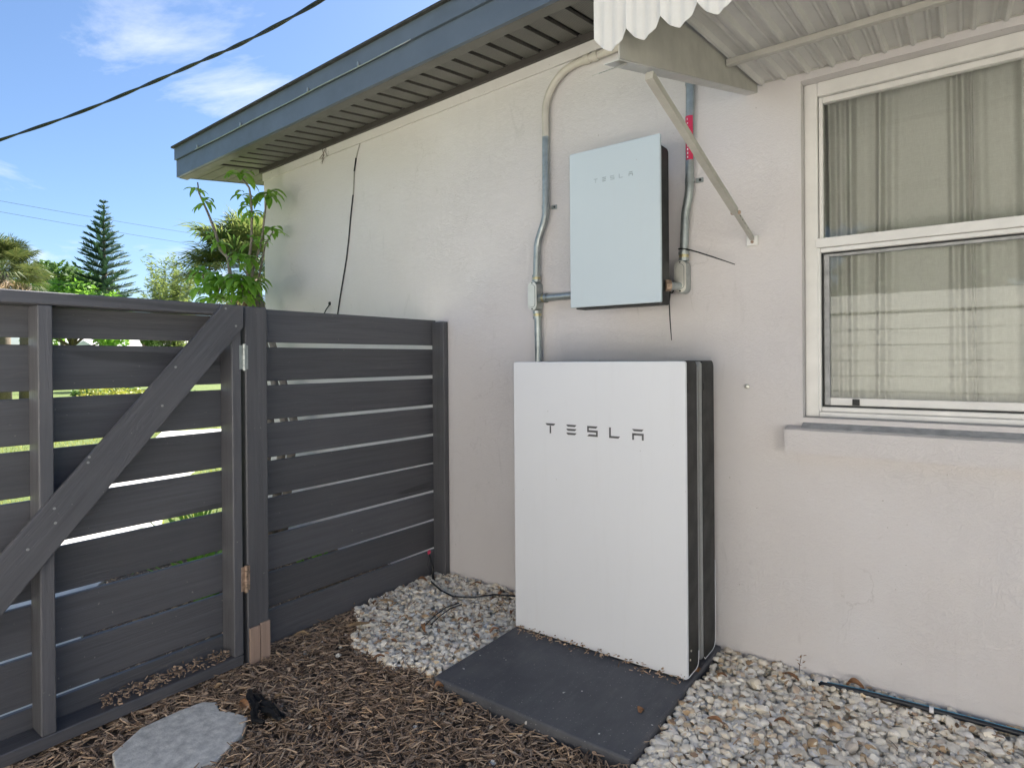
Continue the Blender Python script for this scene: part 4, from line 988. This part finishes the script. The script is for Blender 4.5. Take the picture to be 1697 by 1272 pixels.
stems = [([(445, 1230, -.30), (410, 960, -.30), (395, 850, -.30), (330, 780, -.31), (285, 620, -.33), (230, 480, -.35), (190, 390, -.36), (150, 300, -.37), (140, 215, -.37)], .019, .006),
         ([(560, 1100, -.24), (560, 980, -.24), (595, 700, -.25), (597, 480, -.26), (590, 350, -.27), (575, 260, -.28), (520, 190, -.30)], .014, .008),
         ([(590, 1120, -.20), (600, 990, -.20), (680, 700, -.19), (705, 500, -.18), (720, 370, -.17)], .013, .007),
         ([(640, 1100, -.16), (690, 850, -.15), (710, 740, -.14), (775, 630, -.13)], .012, .006),
         ([(430, 1200, -.30), (300, 1190, -.40), (330, 1100, -.42), (315, 1040, -.44)], .010, .006),
         ([(430, 1200, -.30), (240, 1150, -.36), (190, 1040, -.38), (185, 980, -.4)], .010, .006),
         ([(445, 1230, -.30), (520, 1150, -.36), (510, 1060, -.4)], .010, .006),
         ([(395, 850, -.30), (440, 880, -.30), (480, 840, -.31)], .008, .005)]
stm = MB()
for pts, r0, r1 in stems:
    P = [cp(*a) for a in pts]; n = len(P)
    stm.tube(P, [(r0+(r1-r0)*i/(n-1))*.72 for i in range(n)], 8)
for gx, gy, top_ in ((-2.15, -.30, cp(445, 1230, -.30)), (-2.05, -.24, cp(560, 1100, -.24)), (-1.95, -.20, cp(590, 1120, -.20)), (-1.9, -.16, cp(640, 1100, -.16))):
    stm.tube([(gx-.1, gy-.05, 0), (gx-.02, gy, .8), tuple(top_)], [.032, .026, .018], 8)
bpart('stems', stm, M['bark_pale'], shrub, HO, smooth=True)
clus = [(135, 285, -.37, 7, .085), (200, 380, -.36, 8, .085), (505, 160, -.30, 9, .12), (530, 310, -.27, 6, .09), (560, 385, -.27, 5, .085), (598, 465, -.26, 8, .10), (735, 320, -.17, 14, .125), (770, 625, -.13, 9, .10),
        (270, 680, -.33, 6, .09), (330, 740, -.31, 8, .09), (480, 825, -.31, 10, .10), (545, 870, -.30, 10, .10), (600, 720, -.24, 6, .09), (690, 690, -.18, 6, .08),
        (190, 965, -.40, 10, .11), (315, 1020, -.44, 13, .12), (270, 1080, -.43, 12, .11), (500, 1040, -.40, 14, .13), (545, 1075, -.38, 14, .13), (610, 1060, -.25, 10, .12), (180, 1120, -.42, 10, .11),
        (240, 1180, -.42, 10, .11), (330, 1190, -.42, 10, .10), (420, 1060, -.40, 12, .11), (500, 1170, -.38, 10, .11), (150, 1010, -.40, 7, .09), (570, 1180, -.3, 8, .10)]
lm = MB(); rg = random.Random(21)
for x, y, Y, n, l in clus:
    c = cp(x, y, Y)
    for k in range(n):
        a = 2*math.pi*k/n+rg.uniform(-.3, .3); e = rg.uniform(.15, .95)
        drooping_leaf(lm, c+Vector((0, 0, rg.uniform(-.03, .02))), (math.cos(a)*math.cos(e), math.sin(a)*math.cos(e)*.8, math.sin(e)), l*rg.uniform(.9, 1.35), l*rg.uniform(.15, .21), rg.uniform(1.3, 2.4))
bpart('leaves', lm, M['leaf_bright'], shrub, HO, smooth=True, normals=False)

# ------------------------------------------------------------------ other plants behind the fence
def strap_plant(x, y, h, seed, label, mat='leaf_bright'):
    e = tag(empty('strap_leaf_plant', (x, y, 0)), label, 'plant', 'strap-leaf plants beyond the fence'); rg = random.Random(seed); mb = MB()
    for k in range(34):
        a = rg.uniform(0, 6.28); el = rg.uniform(.7, 1.4); drooping_leaf(mb, (rg.uniform(-.04, .04), rg.uniform(-.04, .04), 0), (math.cos(a)*math.cos(el), math.sin(a)*math.cos(el), math.sin(el)), h*rg.uniform(.7, 1.2), .011, rg.uniform(.5, 1.6))
    obj('leaves', mb, M[mat], e, smooth=True, normals=False)
strap_plant(-1.75, -.85, .50, 1, 'strap-leaf green plant seen low between gate slats left of the hinge')
strap_plant(-1.45, -.98, .42, 2, 'strap-leaf green plant closest to the gate, seen near the hinge stile')
strap_plant(-2.25, -.62, .45, 3, 'strap-leaf green plant farthest along the bed, seen between middle gate slats')
strap_plant(-1.3, -.45, .22, 4, 'small green plant behind the slats of the short fence panel')
def leaf_cloud(mb, c, R_, n, s, rg, shape=(1, 1, 1), hollow=.5):
    for _ in range(n):
        d = Vector((rg.gauss(0, 1), rg.gauss(0, 1), rg.gauss(0, 1))).normalized(); r_ = R_*(hollow+(1-hollow)*rg.random()**.5)
        p = Vector(c)+Vector((d.x*r_*shape[0], d.y*r_*shape[1], d.z*r_*shape[2]))
        a = Vector((rg.gauss(0, 1), rg.gauss(0, 1), rg.gauss(0, .7))).normalized(); b = a.orthogonal().normalized(); b = Quaternion(a, rg.uniform(0, 6.28)) @ b
        l = s*rg.uniform(.6, 1.3); mb.add([p-a*l, p+b*l*.45, p+a*l, p-b*l*.45], [(0, 1, 2, 3)])
def bush(x, y, R_, h, seed, mat, label, n=900, s=.05):
    e = tag(empty('bush', (x, y, 0)), label, 'bush', 'bushes on the lawn beyond the gate'); rg = random.Random(seed); mb = MB(); st = MB()
    for k in range(7):
        a = rg.uniform(0, 6.28); c = (R_*.5*math.cos(a), R_*.5*math.sin(a), h*rg.uniform(.35, .75)); leaf_cloud(mb, c, R_*.55, n//7, s, rg, (1, 1, .8), .3)
        st.tube([(0, 0, 0), (c[0]*.5, c[1]*.5, c[2]*.6), c], [.02, .014, .006], 6)
    obj('foliage', mb, M[mat], e, normals=False); obj('stems', st, M['bark'], e)
for (px, py, dist, R_, h, mt, lab) in [(150, 655, 19, .5, .55, 'leaf_mid', 'low green bush left of the yellow ones beyond the gate'), (180, 655, 18, .65, .6, 'leaf_yellow', 'yellow-green bush seen through the second gate gap, left one'), (228, 655, 17, .55, .55, 'leaf_yellow', 'yellow-green bush seen through the second gate gap, middle one'),
                                     (205, 655, 20, .5, .5, 'leaf_mid', 'green bush between two yellow-green bushes beyond the gate'), (320, 650, 14, .55, .5, 'leaf_yellow', 'yellow-green bush near the brace top, seen through the gate'), (340, 650, 15, .5, .5, 'leaf_mid', 'green bush close to the hinge side, seen through the gate')]:
    q = far(px, py, dist); bush(q.x, q.y, R_, h, int(px), mt, lab)
# grass blades near the path
gb = MB(); rg = random.Random(31)
for _ in range(14000):
    x, y = rg.uniform(-10, -2.6), rg.uniform(-4, 3.5)
    if in_poly(x, y, PATH) or (y > -1.5 and x > -2.6): continue
    a = rg.uniform(0, 6.28); h = rg.uniform(.03, .08); w_ = .004; d = Vector((math.cos(a), math.sin(a), 0)); b = Vector((x, y, -.045)); s = Vector((-d.y, d.x, 0))*w_
    gb.add([b-s, b+s, b+d*h*.5+Vector((0, 0, h))], [(0, 1, 2)])
tag(obj('grass', gb, M['leaf_yellow'], normals=False), 'short yellow-green grass beside the concrete path', 'grass', kind='stuff')

# ------------------------------------------------------------------ trees
def fan_leaf(mb, base, d, petiole, R_, rg, droop=.4, n=30, wf_=.026):
    d = Vector(d).normalized(); side = d.cross(Vector((0, 0, 1))); side = side.normalized() if side.length > .01 else Vector((1, 0, 0)); up = side.cross(d)
    hub = Vector(base)+d*petiole; t_ = .006+.006*R_
    mb.add([Vector(base)-side*t_, Vector(base)+side*t_, hub+side*t_, hub-side*t_], [(0, 1, 2, 3)])
    for k in range(n):
        a = -2.0+4.0*k/(n-1); dd = (d*math.cos(a)+side*math.sin(a)+up*.15*abs(math.sin(a))).normalized(); l = R_*(.75+.25*math.cos(a))*rg.uniform(.85, 1.1); ww = R_*wf_
        s2 = dd.cross(up).normalized()*ww; mid = hub+dd*l*.6; tip = hub+dd*l*.95+Vector((0, 0, -droop*l*rg.uniform(.3, .8)))
        mb.add([hub, mid+s2, tip, mid-s2], [(0, 1, 2, 3)])
def fan_palm(name, base, crown_z, R_, seed, label, nl=46, dead=16, tr=.14, mat='palm_leaf'):
    e = tag(empty(name, (base[0], base[1], 0)), label, 'palm tree'); rg = random.Random(seed); g_ = MB(); d_ = MB()
    obj('trunk', MB().tube([(0, 0, -.1), (.03, 0, crown_z*.5), (0, 0, crown_z)], [tr*1.15, tr, tr*.9], 12), M['bark'], e, smooth=True)
    for k in range(nl):
        a = rg.uniform(0, 6.28); el = rg.uniform(-.25, 1.35); fan_leaf(g_, (0, 0, crown_z+rg.uniform(-.1, .15)), (math.cos(a)*math.cos(el), math.sin(a)*math.cos(el), math.sin(el)), R_*rg.uniform(.45, .62), R_*rg.uniform(.42, .55), rg)
    for k in range(dead):
        a = rg.uniform(0, 6.28); el = rg.uniform(-1.45, -.25); fan_leaf(d_, (0, 0, crown_z-.15), (math.cos(a)*math.cos(el), math.sin(a)*math.cos(el), math.sin(el)), R_*rg.uniform(.2, .6), R_*rg.uniform(.22, .45), rg, rg.uniform(.3, 1.3), 9, .03)
    obj('crown', g_, M[mat], e, normals=False); obj('dead_fronds', d_, M['palm_dead'], e, normals=False)
q = far(418, 440, 9.5); fan_palm('fan_palm', q, 2.40, 1.12, 51, 'fan palm with yellowed fronds behind the corner shrub', 85, 45)
q = far(2, 420, 24); fan_palm('fan_palm', q, 3.95, 1.35, 52, 'fan palm with tan hanging fronds at the far left above the gate', 60, 60, .2, 'palm_dark')
q = far(42, 440, 26); fan_palm('fan_palm', q, 3.85, 1.0, 53, 'shorter fan palm right of the leftmost palm above the gate', 46, 60, .18, 'palm_dark')
def round_tree(name, base, h, R_, seed, mat, label, n=5000, s=.16, lobes=14, group=None, th=.16, flat=.7, low=.45):
    e = tag(empty(name, (base[0], base[1], 0)), label, 'tree', group); rg = random.Random(seed); mb = MB(); tk = MB()
    tk.tube([(0, 0, -.1), (.1, .05, h*.3), (0, 0, h*.6)], [th, th*.8, th*.5], 9)
    for k in range(lobes):
        a = 2*math.pi*k/lobes+rg.uniform(-.4, .4); rr = R_*rg.uniform(.2, .85); z = h*rg.uniform(low, .88); c = (rr*math.cos(a), rr*math.sin(a), z-(rr/R_)**2*h*.12)
        leaf_cloud(mb, c, R_*rg.uniform(.28, .42), n//lobes, s, rg, (1, 1, flat), .25)
        tk.tube([(0, 0, h*.35), (c[0]*.5, c[1]*.5, c[2]*.85), c], [th*.45, th*.28, th*.08], 6)
    obj('trunk', tk, M['bark'], e, smooth=True); obj('crown', mb, M[mat], e, normals=False); return e
q = far(100, 440, 46); round_tree('broadleaf_tree', q, 8.1, 2.9, 61, 'leaf_mid', 'airy broadleaf tree left of the tall pine', 5200, .17, 13)
q = far(62, 450, 52); round_tree('broadleaf_tree', q, 8.9, 2.4, 62, 'leaf_mid', 'dark broadleaf tree between the left palms and the airy tree', 4200, .17, 12)
q = far(118, 470, 40); round_tree('broadleaf_tree', q, 5.9, 2.9, 63, 'leaf_bright', 'low bright green tree in front of the airy tree', 5200, .15, 12)
q = far(245, 480, 44); round_tree('broadleaf_tree', q, 4.7, 1.4, 66, 'leaf_mid', 'small low tree between the tall pine and the feathery tree', 1500, .13, 9)
# feathery pale tree
q = far(285, 445, 33); e = tag(empty('feathery_tree', (q.x, q.y, 0)), 'feathery pale green tree right of the tall pine', 'tree'); rg = random.Random(71); mb = MB(); tk = MB()
for k in range(60):
    a = rg.uniform(0, 6.28); r1 = rg.uniform(.15, 1.6); z1 = rg.uniform(3.0, 6.7)-r1*.25; b = Vector((r1*.25*math.cos(a), r1*.25*math.sin(a), z1*.45)); t_ = Vector((r1*math.cos(a), r1*math.sin(a), z1))
    m_ = b.lerp(t_, .6)+Vector((0, 0, .25)); tk.tube([(0, 0, 0) if k < 8 else b*.8, b, m_, t_], [.03, .022, .012, .004], 5)
    for j in range(150):
        u = rg.random(); p = (b.lerp(m_, u*2) if u < .5 else m_.lerp(t_, u*2-1))+Vector((rg.gauss(0, .13), rg.gauss(0, .13), rg.gauss(0, .13)))
        d = Vector((rg.gauss(0, 1), rg.gauss(0, 1), -.4)).normalized(); s = d.orthogonal().normalized()*.024; mb.add([p-d*.15, p+s, p+d*.15, p-s], [(0, 1, 2, 3)])
obj('trunk', tk, M['bark_pale'], e); obj('crown', mb, M['leaf_pale'], e, normals=False)
# tall tiered pine
q = far(172, 400, 40); e = tag(empty('tiered_pine', (q.x, q.y, 0)), 'tall narrow tiered pine standing above the gate', 'tree'); rg = random.Random(81)
PHt = 10.1; obj('trunk', MB().tube([(0, 0, -.2), (.05, 0, 6), (0, 0, PHt-.9), (0, 0, PHt)], [.2, .12, .035, .01], 8), M['bark'], e, smooth=True)
mb = MB(); z = PHt-.15
while z > 2.2:
    dn = PHt-z; Lr = min(2.5, .10+.37*dn**.88); nb = 5 if dn < 1 else 7; ph = rg.uniform(0, 6.28); up = max(.12, .55-.05*dn)
    for k in range(nb):
        a = ph+2*math.pi*k/nb+rg.uniform(-.15, .15); L_ = Lr*rg.uniform(.8, 1.1); d = Vector((math.cos(a), math.sin(a), up)).normalized(); m_ = max(3, int(L_*13))
        mb.tube([(0, 0, z), tuple(d*L_*.5+Vector((0, 0, z-.02*L_))), tuple(d*L_+Vector((0, 0, z+.04*L_)))], [.022, .014, .004], 4)
        for j in range(m_):
            u = (j+.6)/m_; p = Vector((0, 0, z))+d*L_*u; sl2 = min(.30, .12+.15*L_)*(1.15-.55*u)
            for sgn in (-1, 1):
                sd_ = d.cross(Vector((0, 0, 1))).normalized()*sgn; dd = (d*.75+sd_*.7+Vector((0, 0, rg.uniform(.0, .5)))).normalized(); ww = Vector((0, 0, 1)).cross(dd).normalized()*.033+Vector((0, 0, .026))
                mb.add([p-ww, p+ww, p+dd*sl2*1.5+ww*.4, p+dd*sl2*1.5-ww*.4], [(0, 1, 2, 3)])
    z -= .33+.018*dn+rg.uniform(-.03, .03)
obj('crown', mb, M['leaf_pine'], e, normals=False)
# tree behind the roof, trees behind the camera (seen mirrored in the window)
q = far(600, 40, 17); round_tree('broadleaf_tree', q, 10.4, 1.3, 64, 'leaf_mid', 'tree top just showing above the roof edge', 1800, .11, 9, low=.75)
for i, (x, y, h, R_) in enumerate([(-2.6, -8.6, 7.5, 2.7), (1.2, -9.2, 8.6, 2.9), (4.6, -8.4, 7.8, 2.8), (8.0, -9.0, 7.6, 2.7)]):
    round_tree('broadleaf_tree', (x, y), h, R_, 90+i, 'leaf_dark', 'dark tree behind the pale yard fence, mirrored in the window, ' + ['first from the left', 'second from the left', 'third from the left', 'rightmost'][i], 5200, .24, 20, low=.2)
# pale slatted fence across the yard, mirrored in the lower sash
vf = tag(empty('yard_fence', (2, -4.5, 0)), 'pale slatted fence across the yard, mirrored in the window', 'fence'); v0 = None
for k in range(10):
    if v0 is None: v0 = obj('slat', MB().box((-5.0, -.02, 0), (7, .02, .15), .003), M['vinyl'], vf)
    else: v0 = inst(v0, vf)
    v0.location = (0, 0, .06+k*.1575)
obj('cap_rail', MB().box((-5.0, -.05, 1.655), (7, .05, 1.83), .004), M['vinyl'], vf)
for k in range(6): obj('post', MB().box((-5+k*2.4, -.14, 0), (-4.88+k*2.4, -.0205, 1.65), .004), M['vinyl'], vf)

# ------------------------------------------------------------------ neighbour house far off
nh = tag(empty('neighbour_house', (0, 0, 0)), 'low pale house far beyond the lawn, seen through the top gate gap', 'house')
A = far(105, 600, 62); B = far(330, 600, 66); ax = (B-A); ax.z = 0; ax.normalize(); ay = Vector((-ax.y, ax.x, 0)); nl = (Vector((B.x, B.y, 0))-Vector((A.x, A.y, 0))).length
def NP(u, v, z): p = Vector((A.x, A.y, 0))+ax*u+ay*v; return (p.x, p.y, z)
def nbox(u0, u1, v0, v1, z0, z1): mb = MB(); mb.add([NP(u0, v0, z0), NP(u1, v0, z0), NP(u1, v1, z0), NP(u0, v1, z0), NP(u0, v0, z1), NP(u1, v0, z1), NP(u1, v1, z1), NP(u0, v1, z1)], [(3, 2, 1, 0), (4, 5, 6, 7), (0, 1, 5, 4), (1, 2, 6, 5), (2, 3, 7, 6), (3, 0, 4, 7)]); return mb
obj('wall', nbox(0, nl, 0, 7, 0, 2.3), M['vinyl'], nh)
rf = MB(); rf.add([NP(-.4, -.5, 2.3), NP(nl+.4, -.5, 2.3), NP(nl+.4, 3.5, 3.45), NP(-.4, 3.5, 3.45), NP(nl+.4, 7.5, 2.3), NP(-.4, 7.5, 2.3)], [(0, 1, 2, 3), (3, 2, 4, 5), (0, 3, 5), (1, 4, 2)]); M['far_roof'] = simple('pale_grey_roof', (.36, .35, .33), .8, 0, .1, 2)
obj('roof', rf, M['far_roof'], nh, normals=False)
gb_ = MB(); gb_.add([NP(-.3, -1.4, 2.2), NP(2.3, -1.4, 2.2), NP(1.0, -1.4, 3.05), NP(-.3, 2.5, 2.2), NP(2.3, 2.5, 2.2), NP(1.0, 2.5, 3.05)], [(0, 1, 2), (0, 2, 5, 3), (1, 4, 5, 2)]); obj('porch_gable', gb_, M['vinyl'], nh, normals=False)
for u in (3.5, 6.5, 9.5): obj('window', nbox(u, u+1.2, -.03, -.001, 1.0, 2.0), M['gasket'], nh)

# ------------------------------------------------------------------ cables in the sky
def wire(name, p, q, sag, r, label, twist=False, n=80):
    p, q = Vector(p), Vector(q); mb = MB()
    base = [p.lerp(q, i/n)+Vector((0, 0, -sag*4*(i/n)*(1-i/n))) for i in range(n+1)]
    if twist:
        d = (q-p).normalized(); s = d.orthogonal().normalized(); u = d.cross(s)
        for k in range(2):
            mb.tube([b+(s*math.cos(i*1.05+k*math.pi)+u*math.sin(i*1.05+k*math.pi))*r*.75 for i, b in enumerate(base)], r, 7)
    else: mb.tube(base, r, 5)
    o = obj(name, mb, M['cable'], smooth=True); tag(o, label, 'cable'); return o
a = far(-160, 290, 9.0); b = far(0, 232, 8.0); c = far(405, 70, 5.0); d = far(470, 33, 4.8)
# one sagging twisted drop: pass through four picture points by a spline
pts = [far(-260, 306, 9.8), far(-120, 272, 8.9), far(0, 232, 8.0), far(130, 187, 7.2), far(240, 142, 6.5), far(330, 103, 5.8), far(405, 70, 5.3), far(520, 8, 4.6), far(640, -70, 4.1), far(760, -150, 3.7)]
def catmull(P, n=14):
    out_ = []
    for i in range(len(P)-1):
        p0, p1, p2, p3 = P[max(i-1, 0)], P[i], P[i+1], P[min(i+2, len(P)-1)]
        for k in range(n):
            t = k/n; out_.append(.5*((2*p1)+(-p0+p2)*t+(2*p0-5*p1+4*p2-p3)*t*t+(-p0+3*p1-3*p2+p3)*t**3))
    out_.append(P[-1]); return out_
base = catmull(pts); mb = MB()
for k in range(2):
    vs = []
    for i, b in enumerate(base):
        t = (base[min(i+1, len(base)-1)]-base[max(i-1, 0)]).normalized(); s = t.orthogonal().normalized(); u = t.cross(s)
        vs.append(b+(s*math.cos(i*.40+k*math.pi)+u*math.sin(i*.40+k*math.pi))*.0068)
    mb.tube(vs, .0088, 8)
tag(obj('service_cable', mb, M['cable'], smooth=True), 'thick twisted black service cable crossing the sky at upper left', 'cable')
wire('power_line', far(-60, 322, 70), far(440, 405, 80), .15, .015, 'thin power line across the sky, the upper of two')
wire('power_line', far(-60, 340, 70), far(440, 423, 80), .15, .015, 'thin power line across the sky, the lower of two')
wire('power_line', far(-20, 458, 38), far(330, 487, 36), .1, .012, 'faint wire just above the gate top')
print('objects', len(bpy.data.objects), 'tris', sum(len(m.polygons) for m in bpy.data.meshes)*2)
